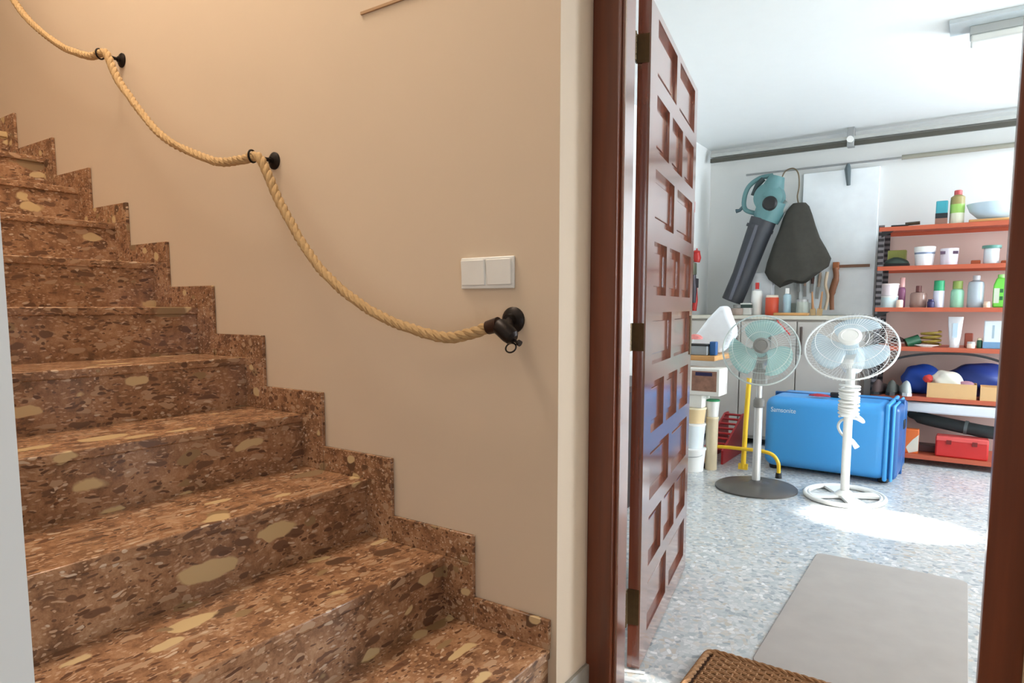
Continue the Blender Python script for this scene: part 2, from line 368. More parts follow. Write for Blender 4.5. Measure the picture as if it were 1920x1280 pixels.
# local: x along the leaf from hinge to free edge, -y towards the visible face
leaf = MB()
zr = [0.078 + k * 0.217 for k in range(9)]; RH = 0.163; D = 0.016
us = {2: [(0.10, 0.42), (0.48, 0.82)], 3: [(0.10, 0.305), (0.357, 0.563), (0.615, 0.82)]}
leaf.box((0, 0.0 + D, 0), (DW, DT - D, DH))                       # core
def layer(y0, y1):
    leaf.box((0, y0, 0), (0.10, y1, DH)).box((0.82, y0, 0), (DW, y1, DH))
    leaf.box((0.10, y0, 0), (0.82, y1, zr[0]))
    for k in range(9):
        z0 = zr[k]; z1 = z0 + RH; top = zr[k + 1] if k < 8 else DH
        leaf.box((0.10, y0, z1), (0.82, y1, top))
        n = 2 if k % 2 == 0 else 3; U = us[n]
        for (a, b), (c, d) in zip(U, U[1:]): leaf.box((b, y0, z0), (c, y1, z1))
layer(0, D); layer(DT - D, DT)
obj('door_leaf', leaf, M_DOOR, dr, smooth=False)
for k in range(9):
    n = 2 if k % 2 == 0 else 3
    for a, b in us[n]:
        for yy in (D - 0.004, DT - D - 0.001):
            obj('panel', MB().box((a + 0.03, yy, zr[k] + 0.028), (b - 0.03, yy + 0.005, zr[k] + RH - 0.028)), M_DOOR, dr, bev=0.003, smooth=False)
obj('lock_plate', MB().box((DW - 0.05, -0.003, 0.93), (DW - 0.015, 0.0, 1.09)), M_BRASS, dr)
for z0, z1 in ((1.822, 1.902), (0.995, 1.078), (0.142, 0.255)):
    h_ = obj('hinge', MB().box((-0.003, 0.004, z0), (0.0, DT - 0.006, z1)).box((-0.052, DT + 0.0, z0), (-0.003, DT + 0.004, z1)).box((-0.004, DT - 0.02, z0), (-0.001, DT + 0.004, z1)), M_BRASS, dr)
    kn = MB()
    for q in range(5):
        a = z0 + (z1 - z0) * q / 5; kn.cyl((-0.03, DT + 0.004, a + 0.001), (-0.03, DT + 0.004, a + (z1 - z0) / 5 - 0.001), 0.0075, seg=14)
    obj('knuckle', kn, M_BRASS, h_)

o = obj('door_stop', MB().tube([(-0.832, 0.300, 0.045), (-0.832, 0.300, 0.006), (-0.80, 0.315, 0.005), (-0.762, 0.330, 0.005)], 0.004, 8), M_WPL); tag(o, 'small bent white wire door stop on the floor under the open door', 'door stop')
# ------------------------------------------------------------------ carpets
def rrect(x0, y0, x1, y1, r, n=5):
    out = []
    for cx, cy, a0 in ((x1 - r, y1 - r, 0), (x0 + r, y1 - r, PI / 2), (x0 + r, y0 + r, PI), (x1 - r, y0 + r, 1.5 * PI)):
        for k in range(n + 1):
            a = a0 + PI / 2 * k / n; out.append((cx + r * math.cos(a), cy + r * math.sin(a)))
    return out
o = obj('carpet_runner', MB().prism(rrect(-0.51, 0.585, 0.065, 1.73, 0.035), 0.0, 0.006, 'Z'), mat('grey felt carpet', (160, 154, 149), 0.95, vary=0.1, scale=9, bump=0.3), bev=0.002)
tag(o, 'plain grey rectangular carpet piece lying on the terrazzo behind the doormat', 'carpet')
M_COIR = mat('brown coir', (150, 110, 74), 0.95, vary=0.35, scale=120, bump=0.6)
t = thing('doormat', 'brown ribbed coir doormat with rope border inside the doorway', 'doormat', (-0.33, 0.375, 0.0))
obj('mat_base', MB().prism(rrect(-0.32, -0.195, 0.32, 0.195, 0.02), 0, 0.010, 'Z'), mat('dark coir backing', (70, 44, 26), 0.95, vary=0.3, scale=90), t)
wv = MB()
for k in range(23):
    y = -0.168 + k * 0.01527
    wv.tube([(-0.285 + j * 0.57 / 60, y, 0.0125 + 0.0022 * math.sin(j * 1.25 + k * PI)) for j in range(61)], 0.0062, 6)
for k in range(29):
    x = -0.28 + k * 0.02; wv.tube([(x, -0.172 + j * 0.344 / 46, 0.0145 + 0.0028 * math.cos(j * PI / 2 + k)) for j in range(47)], 0.003, 5)
obj('weave', wv, M_COIR, t)
bd = [Vector((x, y, 0.014)) for x, y in rrect(-0.305, -0.184, 0.305, 0.184, 0.03, 6)]
pp = []
for a, b in zip(bd, bd[1:] + bd[:1]):
    n = max(1, int((b - a).length / 0.008))
    for k in range(n): pp.append(a.lerp(b, k / n))
bm_ = MB()
for k in range(3):
    L = 0; q = []
    for i, p in enumerate(pp):
        a = i * 0.7 + k * 2 * PI / 3; d = (pp[(i + 1) % len(pp)] - p).normalized(); nrm = Vector((-d.y, d.x, 0))
        q.append(p + nrm * 0.005 * math.cos(a) + Vector((0, 0, 0.005 * math.sin(a) + 0.001)))
    bm_.tube(q, 0.006, 6, closed=True)
obj('border', bm_, M_COIR, t)

# ------------------------------------------------------------------ pedestal fans
def fan(name, label, loc, rz, tilt, R, hz, m_base, m_pole, m_guard, m_blade, m_motor, style, m_cap, cbh=0.10, cbz=0.76, bad=0.048):
    t = thing(name, label, 'fan', loc, rz)
    if style == 'disc':
        obj('base', MB().lathe([(0.245, 0.001), (0.245, 0.010), (0.235, 0.018), (0.10, 0.030), (0.045, 0.040), (0.03, 0.055)], 48), m_base, t)
    else:
        b = MB(); ring = [(0.215 * math.cos(a), 0.235 * math.sin(a), 0.013) for a in [2 * PI * k / 48 for k in range(48)]]
        b.tube(ring, 0.0125, 10, closed=True)
        ring = [(0.195 * math.cos(a), 0.215 * math.sin(a), 0.012) for a in [2 * PI * k / 48 for k in range(48)]]
        b.tube(ring, 0.011, 8, closed=True)
        for a in (0.5, 0.5 + PI / 2, 0.5 + PI, 0.5 + 1.5 * PI):
            c, s_ = math.cos(a), math.sin(a); b.prism([(0.03 * c - 0.035 * s_, 0.03 * s_ + 0.035 * c), (0.03 * c + 0.035 * s_, 0.03 * s_ - 0.035 * c), (0.2 * c + 0.05 * s_, 0.21 * s_ - 0.05 * c), (0.2 * c - 0.05 * s_, 0.21 * s_ + 0.05 * c)], 0.006, 0.02, 'Z')
        b.lathe([(0.06, 0.006), (0.06, 0.022), (0.03, 0.045)], 28)
        obj('base', b, m_base, t)
    obj('pole', MB().cyl((0, 0, 0.03), (0, 0, hz * 0.62), 0.0245).cyl((0, 0, hz * 0.6), (0, 0, hz * 0.82), 0.017), m_pole, t)
    obj('collar', MB().lathe([(0.026, 0), (0.034, 0.008), (0.034, 0.045), (0.024, 0.06)], 24, (0, 0, hz * 0.60)), m_cap, t)
    obj('control_box', MB().box((-0.042, -0.045, hz * cbz), (0.042, 0.035, hz * cbz + cbh)), m_motor, t, bev=0.014, seg=3)
    kb = MB()
    for q in range(4): kb.cyl((-0.024 + q * 0.016, -0.045, hz * cbz + cbh - 0.03), (-0.024 + q * 0.016, -0.056, hz * cbz + cbh - 0.03), 0.005, seg=10)
    obj('button', kb, m_cap, t)
    hd = Matrix.Translation((0, 0, hz)) @ Matrix.Rotation(tilt, 4, 'X')
    def H(mb): return mb.xf(hd)       # head frame: +y = blowing direction (away)
    obj('neck', MB().tube([(0, 0, hz * cbz + cbh - 0.01), (0, -0.02, hz - 0.06), (0, -0.03, hz - 0.02)], [0.026, 0.024, 0.028], 14), m_motor, t)
    obj('motor', H(MB().lathe([(0.0, -0.145), (0.035, -0.143), (0.058, -0.125), (0.067, -0.09), (0.067, -0.02), (0.058, 0.01), (0.03, 0.02)], 32, (0, 0, 0), (0, 1, 0))), m_motor, t)
    g = MB(); NW = 64
    prof = [(0.055, 0.0), (R * 0.45, -0.012), (R * 0.8, 0.0), (R * 0.96, 0.025), (R, 0.055)]
    prf2 = [(R, 0.055), (R * 0.96, 0.09), (R * 0.75, 0.125), (R * 0.4, 0.142), (0.045, 0.145)]
    for k in range(NW):
        a = 2 * PI * k / NW; c, s_ = math.cos(a), math.sin(a)
        g.tube([(r * c, y, r * s_) for r, y in prof], 0.0006, 4)
        g.tube([(r * c, y, r * s_) for r, y in prf2], 0.0006, 4)
    for r, y, th in ((R, 0.055, 0.0055), (R * 0.8, 0.0, 0.0016), (R * 0.45, -0.012, 0.0016), (R * 0.75, 0.125, 0.0016), (R * 0.4, 0.142, 0.0016), (0.058, 0.0, 0.003)):
        g.tube([(r * math.cos(a), y, r * math.sin(a)) for a in [2 * PI * k / 56 for k in range(56)]], th, 6, closed=True)
    obj('guard', H(g), m_guard, t)
    obj('guard_badge', H(MB().lathe([(bad, 0.138), (bad, 0.150), (bad * 0.72, 0.157), (bad * 0.68, 0.154), (0, 0.157)], 28, (0, 0, 0), (0, 1, 0))), m_cap, t)
    for k in range(3):
        a0 = 2 * PI * k / 3 + PI / 2 - 0.2; vs1 = []; b = MB(); nu, nv = 7, 9; grid = []
        for i in range(nu):
            f_ = i / (nu - 1); r = 0.035 + (R * 0.86 - 0.035) * f_; row = []
            wdt = 0.68 + 0.68 * math.sin(PI * min(1, f_ * 1.15) * 0.62)
            for j in range(nv):
                h_ = j / (nv - 1) - 0.5; aa = a0 + h_ * wdt * 1.15 + 0.35 * f_
                edge = 1 - 0.10 * (2 * abs(h_)) ** 3 * f_
                row.append(b.bm.verts.new((r * edge * math.cos(aa), 0.075 + h_ * 0.06 * (1 - 0.3 * f_), r * edge * math.sin(aa))))
            grid.append(row)
        for i in range(nu - 1):
            for j in range(nv - 1): b.bm.faces.new((grid[i][j], grid[i + 1][j], grid[i + 1][j + 1], grid[i][j + 1]))
        ob = obj('blade', H(b), m_blade, t)
        so = ob.modifiers.new('solid', 'SOLIDIFY'); so.thickness = 0.003
    obj('hub', H(MB().lathe([(0.042, 0.035), (0.042, 0.095), (0.034, 0.11), (0, 0.115)], 28, (0, 0, 0), (0, 1, 0))), m_blade, t)
    return t
M_AQ = mat('aqua translucent plastic', (160, 204, 200), 0.15, alpha=0.5)
M_CLB = mat('pale blue translucent plastic', (206, 226, 236), 0.15, alpha=0.5)
f1 = fan('pedestal_fan', 'grey pedestal fan with a round dark grey base and pale aqua blades', (-1.035, 2.71, 0), math.radians(195), math.radians(20), 0.22, 0.855,
         mat('dark grey metal base', (84, 80, 76), 0.4), M_CHR, mat('pale grey wire guard', (196, 206, 204), 0.35, 0.4), M_AQ, mat('grey motor housing', (158, 156, 152), 0.35), 'disc', M_GPL)
f2 = fan('pedestal_fan', 'white pedestal fan with a cable wrapped round its pole in front of the blue case', (-0.545, 2.80, 0), math.radians(181), math.radians(44), 0.245, 0.865,
         M_WPL, M_WPL, mat('white wire guard', (232, 234, 232), 0.35), M_CLB, M_WPL, 'ring', M_WPL, 0.17, 0.565, 0.062)
cb = []
for k in range(150):
    a = k * 0.42; z = 0.675 - k * 0.00125 + 0.006 * math.sin(k * 0.33); cb.append((0.052 * math.cos(a), 0.054 * math.sin(a) - 0.004, z))
obj('power_cable', MB().tube([(c[0], c[1], c[2]) for c in cb], 0.0075, 7), M_WPL, f2)
obj('power_cable', MB().tube(catmull([(0.0, -0.034, 0.56), (-0.02, -0.045, 0.51), (-0.065, -0.05, 0.475), (-0.075, -0.05, 0.455), (-0.03, -0.045, 0.475), (0.035, -0.04, 0.46), (0.055, -0.035, 0.42), (0.03, -0.04, 0.37), (-0.02, -0.045, 0.345), (-0.045, -0.045, 0.315), (-0.02, -0.035, 0.33)], 6), 0.0085, 8), M_WPL, f2)
obj('plug', MB().cyl((-0.05, -0.045, 0.30), (-0.025, -0.04, 0.335), 0.016, 0.012), M_WPL, f2)

# ------------------------------------------------------------------ blue hard case
M_BLU = mat('blue glossy hard shell', (70, 160, 230), 0.3, vary=0.04, scale=3)
M_BLD = mat('darker blue rim', (28, 84, 142), 0.35)
t = thing('hard_case', 'large bright blue hard-shell case standing on its long side behind the white fan', 'case', (-0.725, 3.56, 0), math.radians(-1.5))
obj('shell', MB().box((-0.40, -0.31, 0.025), (0.365, 0.22, 0.515)), M_BLU, t, bev=0.065, seg=7)
for x0, x1, e in ((0.342, 0.368, 0.006), (0.380, 0.398, -0.002)):
    obj('rib', MB().box((x0, -0.308 - e, 0.023), (x1, 0.218, 0.517 + e)), M_BLU, t, bev=0.012, seg=5)
obj('end_shell', MB().box((0.35, -0.300, 0.03), (0.420, 0.215, 0.508)), M_BLD, t, bev=0.035, seg=5)
obj('rim', MB().box((-0.402, -0.02, 0.02), (0.423, 0.01, 0.521)), M_BLD, t, bev=0.006)
obj('latch', MB().box((0.414, -0.04, 0.33), (0.428, 0.03, 0.39)), M_BLK, t, bev=0.004)
for x in (-0.34, 0.34):
    for y in (-0.22, 0.15): obj('foot', MB().lathe([(0.03, 0.0), (0.034, 0.012), (0.034, 0.05)], 16, (x, y, 0)), M_BLK, t)
tx = bpy.data.curves.new('wordmark', 'FONT'); tx.body = 'Samsonite'; tx.size = 0.046; tx.extrude = 0.0008; tx.align_x = 'LEFT'
to_ = bpy.data.objects.new('tmp', tx); COL.objects.link(to_); bpy.context.view_layer.update()
me = bpy.data.meshes.new_from_object(to_.evaluated_get(bpy.context.evaluated_depsgraph_get())); bpy.data.objects.remove(to_)
me.materials.clear(); me.materials.append(mat('pale blue lettering', (226, 240, 252), 0.4))
wm = bpy.data.objects.new('lettering', me); COL.objects.link(wm); wm.parent = t; wm.location = (-0.355, -0.3105, 0.412); wm.rotation_euler = (PI / 2, 0, 0); wm.scale = (0.87, 1, 1)
o = obj('red_strap', MB().blob((0, 0, 0.012), (0.07, 0.035, 0.014), 3, 0.12, seed=4, flat=0.0), mat('red fabric', (170, 44, 56), 0.7), loc=(-0.80, 3.38, 0.516))
o.name = 'folded_strap'; tag(o, 'small crumpled red strap lying on top of the blue case, left one', 'strap')
t = thing('hand_tool', 'red and black hand tool lying on the blue case just left of the white fan', 'tool', (-0.665, 3.46, 0.516))
obj('handle', MB().cyl((0.0, 0, 0.022), (0.085, 0.0, 0.026), 0.019, 0.022), mat('red tool plastic', (150, 26, 26), 0.4), t)
obj('head', MB().box((-0.08, -0.02, 0.0), (0.0, 0.02, 0.034)), M_BLK, t, bev=0.006)

# ------------------------------------------------------------------ yellow tube stand
M_YEL = mat('yellow painted tube', (232, 188, 40), 0.35)
t = thing('tube_stand', 'yellow tubular sack truck frame with black feet behind the grey fan', 'stand', (-1.215, 3.08, 0))
obj('upright', MB().tube([(0.02, 0.0, 0.655), (0.008, 0.0, 0.35), (0.0, 0.0, 0.03)], 0.0165, 12).box((-0.03, -0.012, 0.02), (0.03, 0.012, 0.06)), M_YEL, t)
obj('foot_hoop', MB().tube(catmull([(-0.245, -0.03, 0.03), (-0.24, -0.03, 0.09), (-0.205, -0.03, 0.150), (-0.15, -0.03, 0.165), (0.0, -0.03, 0.168), (0.13, -0.03, 0.168), (0.20, -0.03, 0.150), (0.235, -0.03, 0.10), (0.24, -0.03, 0.03)], 6), 0.0125, 10), M_YEL, t)
for x in (-0.245, 0.24):
    obj('foot', MB().cyl((x, -0.03, 0.0), (x, -0.03, 0.035), 0.021, 0.018), M_BLK, t)

# ------------------------------------------------------------------ left-hand clutter
M_WCARD = mat('white cardboard', (240, 238, 230), 0.6)
# low wooden shelf board
t = thing('wall_shelf', 'honey-coloured wooden shelf board fixed low on the left garage wall', 'shelf', (-1.67, 3.17, 0.765))
obj('board', MB().box((-0.31, -0.20, 0), (0.27, 0.20, 0.035)), M_PINE, t, bev=0.004)
for y in (-0.14, 0.14):
    obj('support', MB().prism([(-0.31, -0.16), (-0.31, 0.0), (-0.05, 0.0), (-0.05, -0.02), (-0.29, -0.16)], y - 0.01, y + 0.01), mat('grey painted bracket', (140, 136, 130), 0.6), t)
def crate(name, label, cat, c, size, m, rz=0, extra=None, bev=0.006):
    t = thing(name, label, cat, c, rz); sx, sy, sz = size
    obj('body', MB().box((-sx / 2, -sy / 2, 0), (sx / 2, sy / 2, sz)), m, t, bev=bev)
    if extra: extra(t, sx, sy, sz)
    return t
def tub(name, label, cat, c, r, h, m, mlid=None, handle=False, r2=None, liph=0.012, sy=1):
    t = thing(name, label, cat, c); r2 = r2 or r * 0.86
    obj('tub_body', MB().lathe([(r2, 0), (r, h), (r * 0.94, h), (r2 * 0.9, 0.01), (0, 0.01)] if not mlid else [(r2, 0), (r, h - liph)], 28, sy=sy), m, t)
    if mlid: obj('lid', MB().lathe([(r * 1.04, h - liph), (r * 1.04, h - 0.002), (r * 0.98, h), (0, h)], 28, sy=sy), mlid, t)
    if handle: obj('handle', MB().tube([(r * math.cos(a) * 1.03, -r * 0.5 * math.sin(a) - r * 0.7, h * 0.8 - 0.10 * h * math.sin(a)) for a in [PI * k / 12 for k in range(13)]], 0.003, 6), M_STEEL, t)
    return t
tub('plastic_container', 'large white plastic tub on the floor at the bottom of the pile beside the door', 'tub', (-1.535, 2.95, 0), 0.095, 0.16, M_WPL, M_WPL, True)
tub('plastic_container', 'white plastic tub stacked directly on the lowest tub beside the door', 'tub', (-1.54, 2.96, 0.161), 0.09, 0.17, mat('milky plastic', (222, 232, 236), 0.3), M_WPL)
tub('beige_pot', 'small beige pot between the white tubs and white carton beside the door', 'pot', (-1.535, 2.98, 0.332), 0.082, 0.11, mat('beige plastic', (222, 196, 150), 0.5), mat('cream lid', (232, 218, 186), 0.5))
crate('carton', 'small plain white carton under the picture carton beside the door', 'carton', (-1.54, 3.0, 0.443), (0.16, 0.17, 0.09), M_WCARD)
def pic(t, sx, sy, sz):
    p = obj('printed_picture', MB().box((-0.055, -sy / 2 - 0.002, 0.03), (sx / 2 - 0.02, -sy / 2 + 0.001, sz - 0.018)), mat('brown printed picture', (150, 110, 92), 0.5, vary=0.7, scale=24), t)
    obj('printed_band', MB().box((-0.03, -sy / 2 - 0.003, sz - 0.05), (sx / 2 - 0.05, -sy / 2 - 0.002, sz - 0.026)), mat('navy print', (40, 36, 78), 0.5), p)
crate('carton', 'white carton printed with a brown and navy picture under the honey-coloured shelf board', 'carton', (-1.475, 2.99, 0.534), (0.27, 0.18, 0.185), M_WCARD, 0, pic)
tub('paint_pot', 'small white pot with a green lid on the slim cream canister', 'pot', (-1.425, 3.04, 0.375), 0.046, 0.12, M_WPL, mat('green lid', (34, 140, 86), 0.4))
tub('canister', 'tall slim cream canister standing under the small pot with green lid', 'canister', (-1.425, 3.04, 0.0), 0.042, 0.374, mat('cream canister', (214, 198, 166), 0.5), mat('cream lid', (232, 218, 186), 0.5), r2=0.04)
# red metal ramp
t = thing('metal_ramp', 'red metal wedge ramp leaning on the floor behind the yellow tube stand', 'ramp', (-1.47, 3.50, 0))
obj('side_plate', MB().prism([(-0.28, 0.0), (0.30, 0.0), (0.30, 0.30), (0.22, 0.30), (-0.28, 0.10)], 0.06, 0.075, 'X'), mat('red painted steel', (172, 36, 40), 0.4), t)
obj('side_plate', MB().prism([(-0.28, 0.0), (0.30, 0.0), (0.30, 0.30), (0.22, 0.30), (-0.28, 0.10)], -0.075, -0.06, 'X'), MC['red painted steel'], t)
rg = MB()
for k in range(8):
    y = -0.26 + k * 0.066; z = 0.10 + (y + 0.28) * 0.4; rg.cyl((-0.06, y, z), (0.06, y, z), 0.009, seg=10)
obj('rung', rg, MC['red painted steel'], t)
# things on the shelf board
crate('toolbox', 'grey flat tool box lying on the honey-coloured shelf board', 'toolbox', (-1.56, 3.04, 0.801), (0.20, 0.10, 0.065), mat('mid grey plastic', (150, 154, 156), 0.5), 0,
      lambda t, sx, sy, sz: obj('lid', MB().box((-sx / 2 - 0.004, -sy / 2 - 0.004, sz), (sx / 2 + 0.004, sy / 2 + 0.004, sz + 0.012)), M_BLK, t, bev=0.003))
o = obj('pink_packet', MB().blob((0, 0, 0.03), (0.06, 0.035, 0.034), 3, 0.1, seed=2, flat=0.0), mat('pink packet film', (226, 130, 124), 0.4, vary=0.4, scale=40), loc=(-1.57, 3.04, 0.879)); tag(o, 'small crumpled pink packet lying on the grey tool box', 'packet')
crate('spray_can', 'small blue container standing on the shelf board beside the grey tool box', 'container', (-1.43, 3.04, 0.801), (0.045, 0.05, 0.095), mat('blue container plastic', (40, 92, 150), 0.4))
cl = MB()
pts = [(-0.19, 0.0), (-0.17, 0.10), (-0.06, 0.25), (0.02, 0.335), (0.07, 0.345), (0.095, 0.27), (0.13, 0.19), (0.135, 0.13), (0.09, 0.06), (0.03, 0.0)]
cl.prism(pts, -0.06, 0.06, 'Y')
o = obj('paper_sack', cl, mat('white paper sack', (236, 240, 244), 0.7, vary=0.05, scale=20, bump=0.6), loc=(-1.475, 3.26, 0.801), bev=0.03, seg=4); tag(o, 'big crumpled white paper sack on the low shelf board below the leaf blower tube', 'sack')

# dark chest glimpsed in the hinge gap
t = thing('storage_chest', 'dark low chest by the left wall glimpsed through the gap behind the door', 'chest', (-1.74, 2.10, 0))
obj('body', MB().box((-0.22, -0.30, 0), (0.22, 0.30, 0.66)), mat('near black brown wood', (34, 20, 16), 0.6), t, bev=0.008)
obj('lid', MB().box((-0.23, -0.31, 0.66), (0.23, 0.31, 0.695)), mat('dark brown lid', (60, 38, 30), 0.5), t, bev=0.006)

# tools on the left wall
def walltool(y, z, L, mh, mt, label, tilt=0.0, hr=0.014):
    t = thing('hanging_tool', label, 'tool', (GX0 + 0.02, y, z), rot=(tilt, 0, 0))
    obj('handle', MB().tube([(0, 0, -L), (0.004, 0, -L * 0.7), (0, 0, -L * 0.32)], [hr, hr * 1.25, hr], 10), mh, t)
    obj('head', MB().box((-0.015, -0.035, -L * 0.34), (0.02, 0.035, -0.02)).cyl((0, 0, -0.03), (0, 0, 0.0), 0.006), mt, t, bev=0.006)
M_RED = mat('red handle plastic', (190, 40, 34), 0.4); M_LIL = mat('mauve plastic', (176, 150, 158), 0.5); M_DKT = mat('dark tool steel', (66, 62, 68), 0.45, 0.5); M_GRN = mat('olive tool steel', (92, 96, 74), 0.5)
walltool(4.02, 2.04, 0.34, M_LIL, M_RED, 'hanging tool with red head and mauve handle, highest beside the door edge')
walltool(4.18, 1.64, 0.12, M_RED, M_RED, 'short all-red hanging tool at middle height on the left garage wall', hr=0.028)
walltool(4.10, 1.53, 0.36, M_DKT, M_GRN, 'dark hanging tool with olive head below the short red tool', 0.05, 0.022)
walltool(4.16, 1.40, 0.30, M_RED, M_DKT, 'hanging tool with dark head and red handle, lowest on the left garage wall', 0.0, 0.018)

# ------------------------------------------------------------------ bench with cabinets on the back wall
M_CAB = mat('greige cabinet front', (190, 184, 176), 0.5)
t = thing('workbench_cabinet', 'greige cabinet row with pale top along the garage back wall', 'cabinet', (-1.30, 4.28, 0))
obj('carcass', MB().box((-0.66, -0.22, 0.05), (0.64, 0.25, 1.035)), M_CAB, t, bev=0.003)
obj('worktop', MB().box((-0.67, -0.26, 1.035), (0.66, 0.26, 1.065)), mat('pale laminate worktop', (206, 200, 184), 0.4, vary=0.1), t, bev=0.004)
for k in range(3):
    d = obj('door', MB().box((-0.655 + k * 0.433, -0.245, 0.08), (-0.655 + k * 0.433 + 0.425, -0.22, 1.02)), M_CAB, t, bev=0.004)
    x = -0.655 + k * 0.433 + (0.40 if k != 2 else 0.03)
    if k == 1: x -= 0.17
    obj('handle', MB().box((x - 0.008, -0.268, 0.76), (x + 0.010, -0.245, 0.98)), mat('dark brown handle', (74, 60, 52), 0.5), d, bev=0.004)
# clutter on the bench
BZ = 1.066
P0 = lambda n, c, r=0.5: mat(n, c, r)
def jar(name, label, cat, x, y, z, r, h, m, mc, capr=0.6, caph=0.25, sh='round', seg=24, sy=1.0):
    t = thing(name, label, cat, (x, y, z)); hb = h * (1 - caph)
    prof = [(r * 0.94, 0), (r, 0.006), (r, hb * 0.82), (r * 0.9, hb * 0.93), (r * capr * 0.85, hb)] if sh == 'round' else [(r * 0.94, 0), (r, 0.006), (r * 1.0, hb * 0.98), (r * 0.96, hb)]
    obj('bottle_body', MB().lathe(prof, seg, sy=sy), m, t)
    obj('cap', MB().lathe([(r * capr, hb), (r * capr, h * 0.985), (r * capr * 0.85, h)], seg, sy=sy if sh != 'round' else 1), mc, t)
    return t
M_ORJ = mat('orange red tin', (206, 76, 46), 0.4)
jar('paint_tin', 'orange-red round tin on the bench under the dark blower bag', 'tin', -1.33, 4.22, BZ, 0.052, 0.165, M_ORJ, mat('cream cap', (226, 214, 196), 0.5), 0.9, 0.12, 'sq')
jar('glue_bottle', 'white tall bottle on the bench left of the orange-red tin', 'bottle', -1.46, 4.25, BZ, 0.045, 0.27, M_WPL, M_RED, 0.35, 0.2)
jar('cleaner_bottle', 'pale blue bottle on the bench right of the orange-red tin', 'bottle', -1.22, 4.25, BZ, 0.032, 0.22, mat('pale blue plastic', (170, 200, 212), 0.3), M_WPL, 0.5, 0.2)
crate('sanding_block', 'small dark green box on the bench beside the blower tube', 'box', (-1.52, 4.15, BZ + 0.0), (0.085, 0.05, 0.10), mat('pale grey carton', (206, 206, 200), 0.6), 0,
      lambda t, sx, sy, sz: obj('strap', MB().box((-sx / 2 - 0.003, -sy / 2 - 0.003, 0.06), (sx / 2 + 0.003, sy / 2 + 0.003, 0.088)), mat('dark green rubber', (44, 62, 54), 0.6), t))
jar('glass_jar', 'clear glass jar with metal lid on the bench below the blower bag', 'jar', -1.095, 4.22, BZ, 0.045, 0.13, mat('greenish glass', (206, 216, 206), 0.1, alpha=0.6), M_STEEL, 0.95, 0.15, 'sq')
for k, (x, lab) in enumerate(((-1.02, 'first'), (-0.975, 'second'))):
    t = thing('brush', 'wooden-handled brush standing on the bench, %s of two right of the glass jar' % ('left' if k == 0 else 'right'), 'brush', (x, 4.26, BZ), rot=(0, 0.08 * (k * 2 - 1), 0))
    obj('bristles', MB().box((-0.02, -0.008, 0), (0.02, 0.008, 0.055)), mat('tan bristle', (206, 176, 132), 0.9), t)
    obj('handle', MB().tube([(0, 0, 0.05), (0, 0, 0.09), (0, 0, 0.19)], [0.012, 0.009, 0.006], 8), mat('varnished beech', (184, 132, 88), 0.5), t)
crate('ruler_tray', 'flat yellow wooden tray lying on the bench in front of the jars', 'tray', (-1.15, 4.09, BZ), (0.26, 0.07, 0.022), M_PINE)
o = obj('red_cord', MB().tube(catmull([(0, -0.012, 0.03), (0.02, -0.014, 0.0), (0.06, -0.012, -0.04), (0.10, -0.012, -0.085)], 6), 0.006, 8), M_RED, loc=(-1.235, 4.015, 1.0)); o.name = 'red_rope'; tag(o, 'short red cord hanging down the cabinet front between the two fans', 'cord')
jar('varnish_bottle', 'brown-grey squat bottle on the bench behind the grey fan guard', 'bottle', -1.585, 4.12, BZ, 0.05, 0.085, mat('grey brown plastic', (150, 132, 120), 0.5), M_GPL, 0.6, 0.3)

crate('white_bag', 'tall white paper packet behind the glue bottle on the bench', 'packet', (-1.45, 4.40, BZ), (0.17, 0.08, 0.36), P0('crinkled white paper', (226, 230, 234)))
crate('tool_caddy', 'low grey-green caddy full of small parts on the bench under the blower bag', 'caddy', (-1.16, 4.36, BZ), (0.20, 0.12, 0.10), P0('grey green plastic', (150, 156, 146)))
for k, (x, L, c_, nm) in enumerate(((-1.20, 0.16, (120, 80, 62), 'brown-handled scraper hanging under the blower bag, furthest left'), (-1.14, 0.20, (176, 150, 132), 'pale wooden spatula hanging under the blower bag'), (-1.075, 0.17, (96, 62, 54), 'dark brown chisel hanging under the right part of the blower bag'), (-1.02, 0.22, (196, 172, 150), 'cream-handled tool hanging just left of the cream strap'))):
    t = thing('small_tool', nm, 'tool', (x, 4.50, 1.42), rot=(0, 0.06 * (k - 1.5), 0))
    obj('handle', MB().tube([(0, 0, 0), (0, 0, -0.04), (0, 0, -L * 0.55)], [0.008, 0.013, 0.010], 10), P0('tool handle %d' % k, c_), t)
    obj('blade', MB().box((-0.012, -0.002, -L), (0.012, 0.002, -L * 0.5)), M_STEEL, t)
# white panel board on the wall, wooden rod with clothes strips
t = thing('notice_board', 'tall plain white board fixed to the garage back wall left of the shelves', 'panel', (-0.905, GY1 - 0.02, 1.066))
obj('board', MB().box((-0.28, -0.015, 0), (0.28, 0.018, 1.17)), mat('bright white laminate', (240, 246, 250), 0.4), t, bev=0.003)
t = thing('wooden_rod', 'thin brown wooden rod fixed across the white wall panel', 'rod', (-0.79, 4.49, 1.462))
obj('rod', MB().box((-0.13, -0.012, -0.010), (0.13, 0.012, 0.012)), mat('brown rod wood', (122, 86, 64), 0.6), t)
obj('mount', MB().box((-0.135, -0.03, -0.025), (-0.09, 0.02, 0.035)), mat('orange brown wood', (168, 100, 58), 0.6), t, bev=0.004)
t = thing('hanging_strap', 'brown leather strap hanging from the left end of the wooden rod', 'strap', (-0.905, 4.462, 1.45))
obj('band', MB().tube(catmull([(0.0, 0, 0), (0.01, 0, -0.08), (-0.015, 0, -0.2), (-0.01, 0, -0.34)], 6), [0.022] * 7 + [0.026] * 6 + [0.017] * 6, 10), mat('brown leather', (132, 84, 56), 0.6), t)
